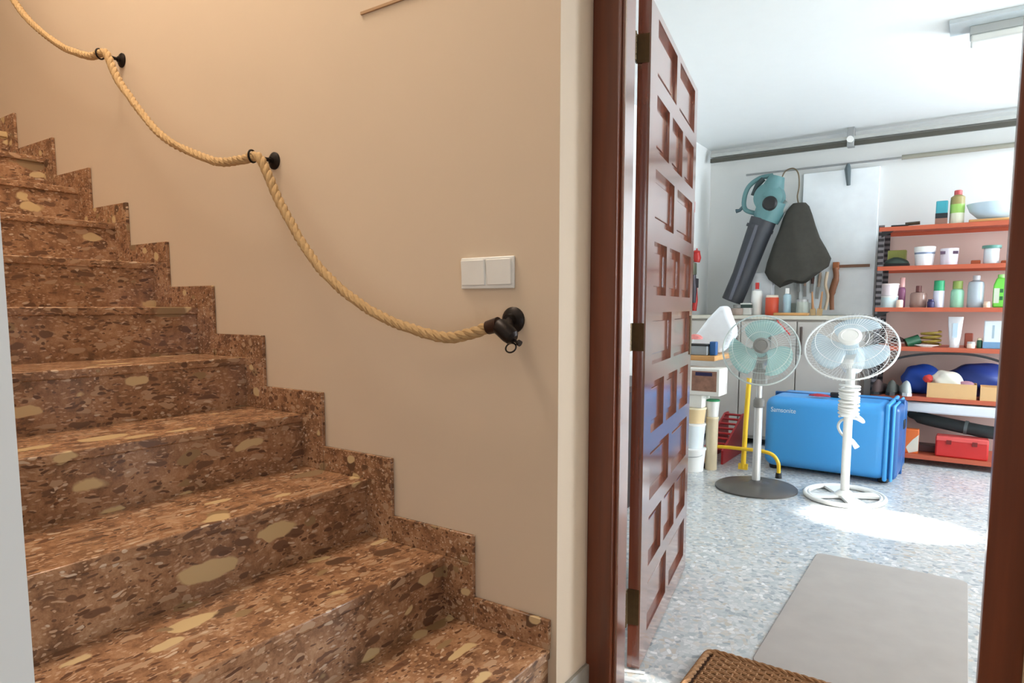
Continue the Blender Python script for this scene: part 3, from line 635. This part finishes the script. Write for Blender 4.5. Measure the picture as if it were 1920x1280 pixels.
t = thing('hanging_strap', 'narrow cream strap hanging left of the brown leather strap', 'strap', (-0.96, 4.45, 1.42))
obj('band', MB().tube(catmull([(0.0, 0, 0), (-0.01, 0, -0.1), (0.012, 0, -0.2), (-0.005, 0, -0.31)], 6), 0.013, 8), mat('cream webbing', (206, 186, 160), 0.8), t)

# ------------------------------------------------------------------ leaf blower and its bag, hung high on the back wall
M_TEAL = mat('teal green plastic', (94, 136, 138), 0.45); M_DTUB = mat('charcoal plastic tube', (58, 60, 66), 0.5)
t = thing('leaf_blower', 'teal and charcoal electric leaf blower hanging nose-down on the garage back wall', 'leaf blower', (-1.42, 4.30, 2.0))
# local x right, z up; origin around the fan housing
obj('motor_housing', MB().lathe([(0.0, -0.09), (0.07, -0.088), (0.115, -0.06), (0.125, 0.0), (0.115, 0.06), (0.05, 0.09), (0, 0.09)], 32, (0.02, 0.0, 0.03), (0, 1, 0))
    .tube([(0.02, 0, 0.03), (0.05, 0, 0.12), (0.075, 0, 0.20)], [0.10, 0.085, 0.06], 18).tube([(0.05, 0, 0.0), (0.02, 0, -0.09), (-0.005, 0, -0.15)], [0.115, 0.115, 0.105], 20), M_TEAL, t)
obj('intake_grille', MB().lathe([(0.045, 0), (0.06, 0.006), (0.045, 0.02), (0.015, 0.022)], 24, (0.05, -0.105, -0.03), (0, -1, 0)), M_BLK, t)
obj('handle', MB().tube(catmull([(0.04, 0, 0.21), (-0.06, 0, 0.20), (-0.15, 0, 0.14), (-0.185, 0, 0.04), (-0.17, 0, -0.05), (-0.07, 0, -0.09)], 7), 0.019, 12), M_TEAL, t)
obj('trigger', MB().tube([(-0.03, -0.01, 0.19), (-0.08, -0.01, 0.14), (-0.11, -0.01, 0.06)], 0.022, 10), mat('dark teal grip', (52, 66, 68), 0.5), t)
obj('cord_inlet', MB().tube([(-0.18, 0, -0.01), (-0.22, 0, -0.05), (-0.25, 0, -0.055)], [0.014, 0.014, 0.018], 10), mat('slate plastic', (76, 98, 104), 0.5), t)
obj('tube', MB().tube([(-0.02, 0, -0.14), (-0.075, 0, -0.30), (-0.175, 0, -0.60), (-0.26, 0, -0.815)], [0.105, 0.098, 0.088, 0.088], 24).tube([(-0.045, 0, -0.20), (-0.055, 0, -0.225)], 0.112, 24), M_DTUB, t)
obj('tube_seam', MB().box((-0.012, -0.012, -0.32), (0.012, 0.012, 0.32), rot=(0, 0.315, 0)).xf(Matrix.Translation((-0.145, -0.10, -0.50))), mat('grey seam plastic', (92, 94, 104), 0.5), t)
obj('bag_nozzle', MB().tube([(0.06, 0, -0.10), (0.115, 0, -0.07), (0.16, 0.02, -0.03)], [0.045, 0.04, 0.045], 14), mat('pale grey green plastic', (150, 158, 156), 0.5), t)
t = thing('collection_bag', 'dark olive-grey cloth blower bag hanging right of the leaf blower', 'bag', (-1.17, 4.33, 1.97))
bg_ = MB(); rows = []
lv = [(0.0, -0.05, 0.05), (-0.03, -0.085, 0.075), (-0.10, -0.12, 0.10), (-0.20, -0.15, 0.13), (-0.30, -0.19, 0.165), (-0.42, -0.235, 0.215), (-0.50, -0.25, 0.255), (-0.56, -0.215, 0.24), (-0.63, -0.12, 0.12)]
for z, xl, xr in lv:
    n = 40; c = (xl + xr) / 2; h_ = (xr - xl) / 2; row = []
    for k in range(n):
        a = 2 * PI * k / n; fold = 1 + 0.07 * math.sin(6 * a + z * 7) * min(1, -z * 4)
        row.append(bg_.bm.verts.new((c + h_ * math.cos(a), (0.045 + 0.09 * min(1, -z * 2.2)) * math.sin(a) * fold - 0.01, z + 0.02 * math.sin(3 * a + 1) * min(1, -z * 3) + (0.03 * (math.cos(a)) if z < -0.4 else 0))))
    rows.append(row)
for A, B in zip(rows, rows[1:]):
    for k in range(40): bg_.bm.faces.new((A[k], A[(k + 1) % 40], B[(k + 1) % 40], B[k]))
bg_.bm.faces.new(rows[0]); bg_.bm.faces.new(rows[-1][::-1])
obj('bag_cloth', bg_, mat('dark olive cloth', (62, 60, 54), 0.9, vary=0.2, scale=30, bump=0.3), t)
obj('hang_loop', MB().tube(catmull([(-0.01, 0, 0.0), (-0.02, 0, 0.06), (-0.01, 0, 0.14), (-0.02, 0, 0.24), (-0.06, 0, 0.285), (-0.12, 0.0, 0.27), (-0.15, 0, 0.21)], 6), 0.0055, 8), mat('brown cord', (112, 96, 74), 0.8), t)

# ------------------------------------------------------------------ overhead rail, wire pipes, ceiling fixture
t = thing('overhead_track', 'long galvanised steel track just under the ceiling of the garage back wall', 'rail', (-0.05, 4.40, 2.415))
obj('channel', MB().box((-1.88, -0.02, 0.022), (1.9, 0.025, 0.048)).box((-1.88, 0.02, -0.022), (1.9, 0.025, 0.025)), mat('pale zinc', (186, 188, 184), 0.5, 0.3), t)
obj('lower_rail', MB().box((-1.88, -0.022, -0.024), (1.9, 0.0, 0.008)), mat('dark oxidised steel', (84, 82, 74), 0.5, 0.4), t)
k_ = obj('hanger', MB().box((-0.80, -0.034, -0.034), (-0.75, 0.03, 0.115)), M_STEEL, t, bev=0.003)
obj('bolt', MB().cyl((-0.776, -0.034, 0.02), (-0.776, -0.055, 0.02), 0.024), M_WPL, k_)
t = thing('ceiling_pipe', 'thin grey pipe running below the steel track on the back wall', 'pipe', (-0.5, 4.50, 2.275))
obj('pipe', MB().cyl((-1.15, 0, 0), (2.2, 0, 0.01), 0.008), M_STEEL, t)
obj('sleeve', MB().cyl((0.02, 0, 0.004), (2.2, 0, 0.012), 0.018), mat('olive grey sleeve', (150, 148, 134), 0.5), t)
t = thing('cable_end', 'short dark grey hook hanging from the thin pipe on the back wall', 'hook', (-0.85, 4.485, 2.262))
obj('shank', MB().tube([(0, 0, 0.01), (0.0, -0.01, -0.03), (0.012, -0.01, -0.16)], [0.012, 0.024, 0.014], 8), mat('slate hook', (88, 100, 104), 0.5), t)
t = thing('ceiling_light', 'long white strip light fixed under the garage ceiling at the top right', 'light', (0.55, 2.62, GZ))
obj('ceiling_plate', MB().box((-0.70, -0.13, -0.02), (0.70, 0.06, 0.0)), mat('pale blue grey enamel', (196, 206, 210), 0.4), t, bev=0.002)  # thin pale blue-grey plate, wider than the housing, flat against the ceiling
obj('housing', MB().box((-0.615, -0.04, -0.062), (0.70, 0.06, -0.02)), mat('grey enamel', (178, 184, 184), 0.4), t, bev=0.003)
obj('diffuser', MB().box((-0.61, -0.045, -0.098), (0.70, 0.062, -0.062)), mat('ribbed pale diffuser', (226, 230, 226), 0.3), t, bev=0.008)

# ------------------------------------------------------------------ shelving unit
def perforated():
    m = bpy.data.materials.new('perforated dark steel'); m.use_nodes = True; nt = m.node_tree; N = nt.nodes; b = N['Principled BSDF']
    tc = N.new('ShaderNodeTexCoord'); sx = N.new('ShaderNodeSeparateXYZ'); nt.links.new(tc.outputs['Object'], sx.inputs[0])
    a = N.new('ShaderNodeMath'); a.operation = 'MULTIPLY'; a.inputs[1].default_value = 24; nt.links.new(sx.outputs['Z'], a.inputs[0])
    f_ = N.new('ShaderNodeMath'); f_.operation = 'FRACT'; nt.links.new(a.outputs[0], f_.inputs[0])
    r = ramp(N, [(0.0, (104, 98, 100)), (0.5, (34, 30, 34))], 'CONSTANT'); nt.links.new(f_.outputs[0], r.inputs['Fac']); nt.links.new(r.outputs['Color'], b.inputs['Base Color'])
    b.inputs['Roughness'].default_value = 0.5; return m
M_PERF = perforated()
SX0, SX1, SY0, SY1 = -0.56, 0.44, 4.00, 4.45
t = thing('shelving_unit', 'orange metal shelving unit with dark perforated posts against the garage back wall', 'shelves', (-0.06, 4.22, 0))
def L_(mb): return mb.xf(Matrix.Translation((0.06, -4.22, 0)))
for x, y in ((SX0, SY0), (SX1, SY0), (SX0, SY1), (SX1, SY1)):
    sx_ = 1 if x < 0 else -1; sy_ = 1 if y < 4.2 else -1
    x0, x1 = sorted((x, x + sx_ * 0.038)); y0, y1 = sorted((y, y + sy_ * 0.003))
    ya, yb = sorted((y, y + sy_ * 0.038)); xa, xb = sorted((x, x + sx_ * 0.003))
    obj('post', L_(MB().box((x0, y0, 0), (x1, y1, 1.72)).box((xa, ya, 0), (xb, yb, 1.72))), M_PERF, t)
SZ = [1.705, 1.425, 1.130, 0.850, 0.495, 0.075]
for z in SZ:
    obj('shelf', L_(MB().box((SX0 + 0.004, SY0 - 0.002, z - 0.030), (SX1 - 0.004, SY0 + 0.002, z)).box((SX0 + 0.004, SY0, z - 0.004), (SX1 - 0.004, SY1, z)).box((SX0 + 0.004, SY1 - 0.002, z - 0.03), (SX1 - 0.004, SY1 + 0.002, z))), M_ORS, t)
br = MB()
for z in (1.705, 1.13, 0.85):
    br.prism([(SX0 + 0.02, z - 0.03), (SX0 + 0.10, z - 0.03), (SX0 + 0.02, z - 0.075)], SY0 - 0.004, SY0 - 0.001, 'Y')
obj('brace', L_(br), M_BLK, t)
obj('bounce_panel', L_(MB().box((SX0 + 0.02, 4.47, 0.05), (SX1, 4.49, 1.675))), mat('shelf bounce tint', (204, 182, 172), 0.8, vary=0.05, scale=3), t)  # added panel; red shelf bounce and shade are put into its colour
Y = 4.09
P_ = lambda n, c, r=0.4, **k: mat(n, c, r, **k)
# top shelf
z = SZ[0]
t = thing('trowel', 'flat black trowel lying at the left end of the top shelf', 'trowel', (-0.40, Y - 0.03, z + 0.001))
obj('blade', MB().box((-0.085, -0.04, 0), (0.02, 0.04, 0.012)), M_BLK, t, bev=0.003)
obj('handle', MB().cyl((0.0, 0, 0.018), (0.09, 0, 0.022), 0.012), P_('dark olive wood', (62, 50, 32)), t)
crate('tin_box', 'turquoise and black tin box on the top shelf left of the spray bottle', 'tin', (-0.185, Y, z), (0.07, 0.07, 0.165), P_('turquoise tin', (64, 160, 176)), 0,
      lambda t, sx, sy, sz: (obj('label_band', MB().box((-sx / 2 - 0.001, -sy / 2 - 0.001, 0.045), (sx / 2 + 0.001, sy / 2 + 0.001, 0.08)), P_('black band', (30, 40, 48)), t),
                             obj('lower_band', MB().box((-sx / 2 - 0.001, -sy / 2 - 0.001, 0.002), (sx / 2 + 0.001, sy / 2 + 0.001, 0.045)), P_('brown band', (150, 112, 98)), t)))
t = thing('spray_bottle', 'green and cream bottle with a red cap on the top shelf', 'bottle', (-0.095, Y, z))
obj('bottle_body', MB().lathe([(0.04, 0), (0.043, 0.01), (0.043, 0.075)], 24), P_('cream plastic', (228, 232, 210)), t)
obj('label_wrap', MB().lathe([(0.0435, 0.075), (0.0435, 0.135)], 24), P_('lime label', (160, 206, 104)), t)
obj('shoulder', MB().lathe([(0.043, 0.135), (0.042, 0.185), (0.022, 0.20)], 24), P_('khaki plastic', (158, 146, 92)), t)
obj('cap', MB().lathe([(0.024, 0.20), (0.024, 0.228), (0.018, 0.232)], 20), P_('pinkish red cap', (196, 84, 84)), t)
t = thing('glass_bowl', 'wide pale blue glass bowl on the right of the top shelf', 'bowl', (0.11, Y + 0.02, z + 0.021))
obj('bowl_body', MB().lathe([(0.05, 0), (0.09, 0.012), (0.135, 0.055), (0.155, 0.105), (0.150, 0.105), (0.128, 0.058), (0.085, 0.018), (0, 0.012)], 36), mat('pale blue glass', (206, 228, 240), 0.1, alpha=0.75), t)
o = obj('chopping_board', MB().box((-0.135, -0.09, 0), (0.135, 0.10, 0.02)), M_PINE, loc=(0.11, Y + 0.02, z), bev=0.005); tag(o, 'thin tan wooden board under the glass bowl on the top shelf', 'board')
# second shelf
z = SZ[1]
t = thing('garden_shoe', 'dark green and black clog on the left of the second shelf', 'shoe', (-0.445, Y, z))
obj('sole', MB().prism([(-0.075, -0.04), (0.07, -0.045), (0.085, 0), (0.07, 0.045), (-0.075, 0.04), (-0.085, 0)], 0, 0.02, 'Z'), M_BLK, t)
obj('upper', MB().blob((0, 0, 0.022), (0.078, 0.042, 0.045), 3, 0.05, seed=3, flat=0.0), P_('dark green rubber', (44, 62, 42)), t)
crate('olive_box', 'small olive green box behind the dark clog on the second shelf', 'box', (-0.45, Y + 0.11, z), (0.12, 0.08, 0.125), P_('olive card', (138, 142, 74)))
tub('white_tub', 'white round tub with a grey-blue band on the second shelf', 'tub', (-0.272, Y, z), 0.064, 0.135, P_('white tub plastic', (236, 238, 242)), M_WPL, r2=0.055, liph=0.035)
obj('label_band', MB().lathe([(0.0625, 0.082), (0.0635, 0.094)], 28), P_('slate blue band', (120, 136, 164)), bpy.data.objects['white_tub'])
tub('white_tub', 'white tub with mauve patches, right of the grey-banded tub', 'tub', (-0.125, Y, z), 0.056, 0.115, P_('pale lilac plastic', (226, 220, 232)), None, r2=0.05)
lt = bpy.data.objects['white_tub.001']
for xx in (-0.052, 0.022): obj('label_patch', MB().box((xx, -0.052, 0.075), (xx + 0.03, -0.03, 0.095)), P_('mauve print', (96, 74, 96)), lt)
crate('brick_piece', 'small reddish block lying low on the second shelf', 'block', (0.03, Y, z), (0.055, 0.06, 0.028), P_('reddish clay', (160, 78, 44), 0.8))
jar('white_cup', 'white cup with a teal lid on the right of the second shelf', 'cup', 0.115, Y, z, 0.044, 0.125, P_('bluish white plastic', (222, 234, 240)), P_('teal lid', (92, 146, 134)), 1.25, 0.16, 'sq')
crate('brick_piece', 'flat reddish slab at the right end of the second shelf', 'block', (0.215, Y, z), (0.09, 0.08, 0.02), P_('reddish clay', (160, 78, 44)))
# third shelf
z = SZ[2]
tub('food_tub', 'pale blue tub with navy base at the left end of the third shelf', 'tub', (-0.478, Y, z), 0.060, 0.085, P_('pale aqua tub', (214, 236, 240)), M_WPL, r2=0.054)
tub('food_tub', 'pinkish white tub stacked on the pale blue tub on the third shelf', 'tub', (-0.478, Y, z + 0.086), 0.062, 0.088, P_('pinkish tub', (232, 218, 222)), P_('pink white lid', (240, 226, 224)), r2=0.056)
jar('shampoo_bottle', 'slim purple bottle with a pink cap beside the stacked tubs', 'bottle', -0.398, Y, z, 0.023, 0.215, P_('plum plastic', (128, 72, 106)), P_('pink cap', (222, 170, 166)), 0.7, 0.32)
jar('candle', 'small cream candle in front of the purple bottle on the third shelf', 'candle', -0.405, Y - 0.06, z, 0.022, 0.055, P_('peach wax', (244, 216, 192)), P_('peach wax', (244, 216, 192)), 0.9, 0.1, 'sq')
jar('perfume_flask', 'squat mauve-brown flask with a dark cap on the third shelf', 'flask', -0.295, Y, z, 0.052, 0.155, P_('mauve brown glass', (158, 128, 118), 0.2, alpha=0.85), P_('maroon cap', (106, 58, 56)), 0.35, 0.28)
jar('ink_pot', 'tiny navy pot in front of the green-capped white bottle', 'pot', -0.215, Y - 0.05, z, 0.022, 0.058, P_('navy plastic', (46, 40, 86)), P_('navy plastic', (46, 40, 86)), 0.8, 0.2)
jar('lotion_bottle', 'white bottle with a bright green cap on the third shelf', 'bottle', -0.172, Y, z, 0.034, 0.19, P_('blue white plastic', (218, 222, 240)), P_('emerald cap', (44, 164, 112)), 0.95, 0.38, 'sq')
jar('detergent_bottle', 'mint green bottle with yellow-green cap in the middle of the third shelf', 'bottle', -0.063, Y, z, 0.040, 0.185, P_('mint plastic', (152, 206, 176)), P_('yellow green cap', (140, 162, 82)), 0.75, 0.30)
jar('water_bottle', 'large clear greyish bottle on the third shelf', 'bottle', 0.042, Y, z, 0.048, 0.22, P_('clear grey plastic', (186, 200, 210), 0.15, alpha=0.8), P_('clear cap', (206, 206, 212)), 0.45, 0.15)
jar('small_cream_pot', 'tiny peach pot low beside the clear greyish bottle', 'pot', 0.108, Y - 0.05, z, 0.020, 0.04, P_('peach wax', (244, 216, 192)), P_('peach wax', (244, 216, 192)), 0.9, 0.2)
t = thing('jug_bottle', 'bright green handled bottle at the right end of the third shelf', 'bottle', (0.185, Y, z))
obj('bottle_body', MB().prism([(-0.046, 0), (0.046, 0), (0.048, 0.12), (0.034, 0.19), (0.015, 0.20), (-0.03, 0.20), (-0.046, 0.15)], -0.03, 0.03), P_('bright green plastic', (120, 222, 84)), t, bev=0.01, seg=3)
obj('cap', MB().cyl((-0.008, 0, 0.199), (-0.008, 0, 0.222), 0.018), P_('light green cap', (150, 226, 120)), t)
obj('label_wrap', MB().box((-0.042, -0.032, 0.03), (-0.012, -0.029, 0.13)), P_('pale print', (214, 226, 206)), t)
for zz in (0.05, 0.10): obj('print', MB().box((-0.010, -0.0325, zz), (0.008, -0.0295, zz + 0.025)), P_('dark green print', (40, 110, 60)), t)
# fourth shelf
z = SZ[3]
o = obj('brown_glove', MB().blob((0, 0, 0.03), (0.045, 0.04, 0.035), 3, 0.12, seed=9, flat=0.0), P_('dark brown fabric', (64, 42, 38), 0.9), loc=(-0.41, Y, z)); tag(o, 'dark brown crumpled cloth at the left end of the fourth shelf', 'cloth')
t = thing('green_mug', 'dark green mug tipped over on the left of the fourth shelf', 'mug', (-0.315, Y, z + 0.036), rot=(0, 1.2, 0.3))
obj('mug_body', MB().lathe([(0.036, -0.045), (0.036, 0.045), (0.031, 0.045), (0.031, -0.038), (0, -0.038)], 24), P_('bottle green glaze', (38, 92, 66), 0.3), t)
obj('handle', MB().tube([(0.034 + 0.022 * math.sin(a), 0, 0.026 * math.cos(a)) for a in [PI * k / 10 for k in range(11)]], 0.005, 8), P_('pale green glaze', (170, 200, 180), 0.3), t)
t = thing('hose_coil', 'olive and yellow coiled hose on the fourth shelf', 'hose', (-0.205, Y + 0.03, z + 0.004))
hp = [(0.06 * math.cos(a), 0.045 * math.sin(a), 0.012 + 0.0024 * k) for k, a in enumerate([0.5 * q for q in range(40)])]
obj('hose', MB().tube(hp, 0.008, 8), P_('olive yellow rubber', (152, 130, 52)), t)
t = thing('white_plate', 'white saucer at the front edge of the fourth shelf', 'saucer', (-0.225, Y - 0.065, z))
obj('dish', MB().lathe([(0.03, 0), (0.035, 0.004), (0.065, 0.014), (0.063, 0.016), (0.03, 0.006), (0, 0.005)], 32, sx=1.15, sy=0.35), P_('white glaze', (238, 240, 236), 0.2), t)
t = thing('cream_tube', 'tall white tube standing on its cap on the fourth shelf', 'tube', (-0.062, Y, z))
tb = MB(); rr = [(0.030, 0.030, 0.0), (0.030, 0.030, 0.03), (0.036, 0.026, 0.08), (0.042, 0.014, 0.16), (0.045, 0.003, 0.215)]; rows = []
for a_, b_, zz in rr: rows.append([tb.bm.verts.new((a_ * math.cos(2 * PI * k / 24), b_ * math.sin(2 * PI * k / 24), zz)) for k in range(24)])
for A, B in zip(rows, rows[1:]):
    for k in range(24): tb.bm.faces.new((A[k], A[(k + 1) % 24], B[(k + 1) % 24], B[k]))
tb.bm.faces.new(rows[0]); tb.bm.faces.new(rows[-1][::-1])
obj('tube_body', tb, P_('glossy white tube', (238, 244, 250), 0.3), t)
obj('print', MB().box((-0.014, -0.0285, 0.07), (0.014, -0.024, 0.17)), P_('pale blue print', (196, 220, 236)), t)
crate('rust_box', 'small rust-coloured box right of the tall white tube', 'box', (0.02, Y + 0.06, z), (0.05, 0.06, 0.10), P_('rust card', (160, 78, 60)))
jar('small_jar', 'tiny cream jar in front of the rust-coloured box', 'jar', 0.035, Y - 0.04, z, 0.024, 0.045, P_('cream jar plastic', (236, 220, 204)), P_('grey lid', (190, 190, 186)), 0.95, 0.3, 'sq')
jar('green_vial', 'little dark green bottle left of the white and blue carton', 'bottle', 0.083, Y, z, 0.017, 0.07, P_('bottle green glaze', (38, 92, 66)), P_('cream lid', (232, 218, 186)), 0.8, 0.2)
crate('pill_carton', 'white carton with a light blue base stripe at the right of the fourth shelf', 'carton', (0.155, Y, z), (0.105, 0.05, 0.19), P_('white blue carton', (228, 240, 246)), 0,
      lambda t, sx, sy, sz: (obj('stripe', MB().box((-sx / 2 - 0.001, -sy / 2 - 0.001, 0.002), (sx / 2 + 0.001, sy / 2 + 0.001, 0.045)), P_('sky stripe', (120, 170, 214)), t),
                             obj('print', MB().box((-0.006, -sy / 2 - 0.0015, 0.07), (0.006, -sy / 2, 0.16)), P_('grey blue print', (170, 196, 210)), t)))
# fifth shelf
z = SZ[4]
def shoe(x, y, rz, m, ms, label):
    t = thing('shoe', label, 'shoe', (x, y, z), rz, group='shoes on the fifth shelf')
    obj('sole', MB().prism([(-0.12, -0.03), (0.0, -0.034), (0.10, -0.044), (0.13, 0), (0.10, 0.044), (0.0, 0.034), (-0.12, 0.03), (-0.135, 0)], 0, 0.022, 'Z'), ms, t)
    obj('upper', MB().blob((0.06, 0, 0.022), (0.075, 0.042, 0.045), 3, 0.03, seed=5, flat=0.0).blob((-0.06, 0, 0.022), (0.07, 0.036, 0.085), 3, 0.03, seed=6, flat=0.0), m, t)
shoe(-0.50, Y - 0.01, 1.35, P_('brown suede', (74, 58, 56), 0.9), M_BLK, 'brown suede shoe at the left end of the fifth shelf')
shoe(-0.42, Y, 1.5, P_('dark grey cloth', (70, 72, 68), 0.9), M_BLK, 'dark grey shoe between the brown shoe and the grey-white shoe')
shoe(-0.345, Y + 0.01, 1.75, P_('grey white leather', (176, 182, 180), 0.5), P_('pale sole', (200, 204, 204)), 'grey-white shoe left of the blue holdall on the fifth shelf')
o = obj('blue_holdall', MB().blob((0, 0, 0.10), (0.125, 0.11, 0.115), 4, 0.07, seed=11, flat=-0.10), P_('royal blue nylon', (24, 72, 170), 0.5), loc=(-0.255, Y + 0.16, z)); tag(o, 'royal blue crumpled bag behind the shoes on the fifth shelf', 'bag')
o = obj('blue_holdall', MB().blob((0, 0, 0.115), (0.20, 0.12, 0.125), 4, 0.06, seed=12, flat=-0.115), P_('navy blue nylon', (26, 54, 128), 0.5), loc=(0.10, Y + 0.20, z)); tag(o, 'navy blue crumpled bag behind the cardboard tray on the fifth shelf', 'bag')
def tray(x0, x1, label, h=0.105):
    t = thing('cardboard_tray', label, 'tray', ((x0 + x1) / 2, Y - 0.01, z)); a = (x1 - x0) / 2; d = 0.075; th = 0.004
    obj('tray_body', MB().box((-a, -d, 0), (a, d, th)).box((-a, -d, th), (a, -d + th, h)).box((-a, d - th, th), (a, d, h)).box((-a, -d + th, th), (-a + th, d - th, h)).box((a - th, -d + th, th), (a, d - th, h)), M_CARD, t)
    return t
tray(-0.205, 0.085, 'open cardboard tray holding a white cloth on the fifth shelf')
tray(0.105, 0.26, 'smaller cardboard tray at the right end of the fifth shelf', 0.095)
o = obj('white_cloth', MB().blob((0, 0, 0.085), (0.095, 0.060, 0.088), 4, 0.09, seed=21), P_('white cotton', (236, 232, 218), 0.95), loc=(-0.09, Y - 0.01, z + 0.02)); tag(o, 'bundled white cloth sticking up out of the open cardboard tray', 'cloth')
o = obj('red_cloth', MB().blob((0, 0, 0.0), (0.030, 0.025, 0.03), 3, 0.1, seed=22), P_('red cotton', (188, 56, 50), 0.9), loc=(-0.205, Y - 0.045, z + 0.128)); o.name = 'red_ball'; tag(o, 'small red pouch wedged at the left rim of the cardboard tray', 'pouch')
o = obj('pink_cloth', MB().blob((0, 0, 0), (0.055, 0.045, 0.028), 3, 0.1, seed=23), P_('dusty pink cotton', (176, 130, 146), 0.9), loc=(0.015, Y - 0.01, z + 0.095)); tag(o, 'dusty pink cloth lying in the open cardboard tray beside the white cloth', 'cloth')
o = obj('black_cable', MB().tube(catmull([(-0.42, 0, -0.075), (-0.34, 0, -0.035), (-0.20, 0, -0.008), (-0.05, 0, 0.0), (0.08, 0, -0.006), (0.20, 0, -0.035), (0.30, 0, -0.085)], 8), 0.008, 8), M_BLK, loc=(-0.02, 3.985, 0.812)); tag(o, 'black cable arching just below the front edge of the fourth shelf', 'cable')
# white plank beneath the fifth shelf and dark rolled bag, on the lowest shelf
z = SZ[5]
t = thing('ironing_board', 'long white board lying under the fifth shelf above the dark rolled bag', 'board', (-0.06, 4.17, 0.345), rot=(0.0, 0.0, 0))
obj('board', MB().prism([(-0.42, 0.02), (-0.36, -0.10), (-0.1, -0.17), (0.44, -0.17), (0.44, 0.17), (-0.1, 0.17), (-0.36, 0.10)], 0.035, 0.108, 'Z'), P_('white padded cover', (226, 230, 236), 0.8), t, bev=0.012)
lg = MB()
for y in (-0.12, 0.12): lg.box((-0.33, y - 0.012, -0.27), (-0.31, y + 0.012, 0.03)).box((0.40, y - 0.012, -0.27), (0.42, y + 0.012, 0.03))
obj('leg', lg, M_STEEL, t)
t = thing('rolled_bag', 'dark green-grey rolled bag slanting above the red case on the lowest shelf', 'bag', (-0.02, 4.16, 0.0))
obj('roll', MB().tube(catmull([(-0.30, 0.10, 0.335), (-0.20, 0.06, 0.31), (0.0, 0.0, 0.285), (0.20, -0.03, 0.262), (0.40, -0.04, 0.262)], 5), [0.02] + [0.03] * 3 + [0.045] * 17, 16), P_('dark green grey canvas', (50, 58, 58), 0.8), t)
obj('strap', MB().tube([(0.05, -0.01, 0.28), (0.07, -0.012, 0.278)], 0.050, 16).tube([(0.25, -0.032, 0.262), (0.27, -0.033, 0.262)], 0.050, 16), P_('grey webbing', (104, 116, 116), 0.8), t)
crate('orange_carton', 'orange and white printed carton on the lowest shelf beside the blue case', 'carton', (-0.295, Y - 0.02, z), (0.115, 0.07, 0.175), P_('orange print card', (226, 112, 52)), 0,
      lambda t, sx, sy, sz: obj('print', MB().prism([(0.0, 0.0), (sx / 2, 0.02), (sx / 2, 0.14), (0.02, 0.10), (-0.02, 0.04)], -sy / 2 - 0.001, -sy / 2 + 0.001), P_('white print', (226, 222, 206)), t))
crate('flat_case', 'flat dark red-brown case lying on the lowest shelf left of the red case', 'case', (-0.20, Y + 0.11, z), (0.30, 0.12, 0.05), P_('dark maroon plastic', (84, 52, 52)))
crate('red_case', 'bright red plastic tool case on the lowest shelf', 'case', (0.02, Y - 0.01, z), (0.31, 0.12, 0.145), P_('bright red plastic', (200, 42, 40)), 0,
      lambda t, sx, sy, sz: (obj('lid', MB().box((-sx / 2 + 0.004, -sy / 2 - 0.004, sz - 0.03), (sx / 2 - 0.004, sy / 2, sz + 0.003)), P_('salmon red lid', (220, 86, 82)), t, bev=0.005),
                             obj('latch', MB().box((-0.09, -sy / 2 - 0.008, sz - 0.05), (-0.06, -sy / 2, sz - 0.02)).box((0.06, -sy / 2 - 0.008, sz - 0.05), (0.09, -sy / 2, sz - 0.02)), P_('dark red latch', (120, 26, 24)), t)), bev=0.012)
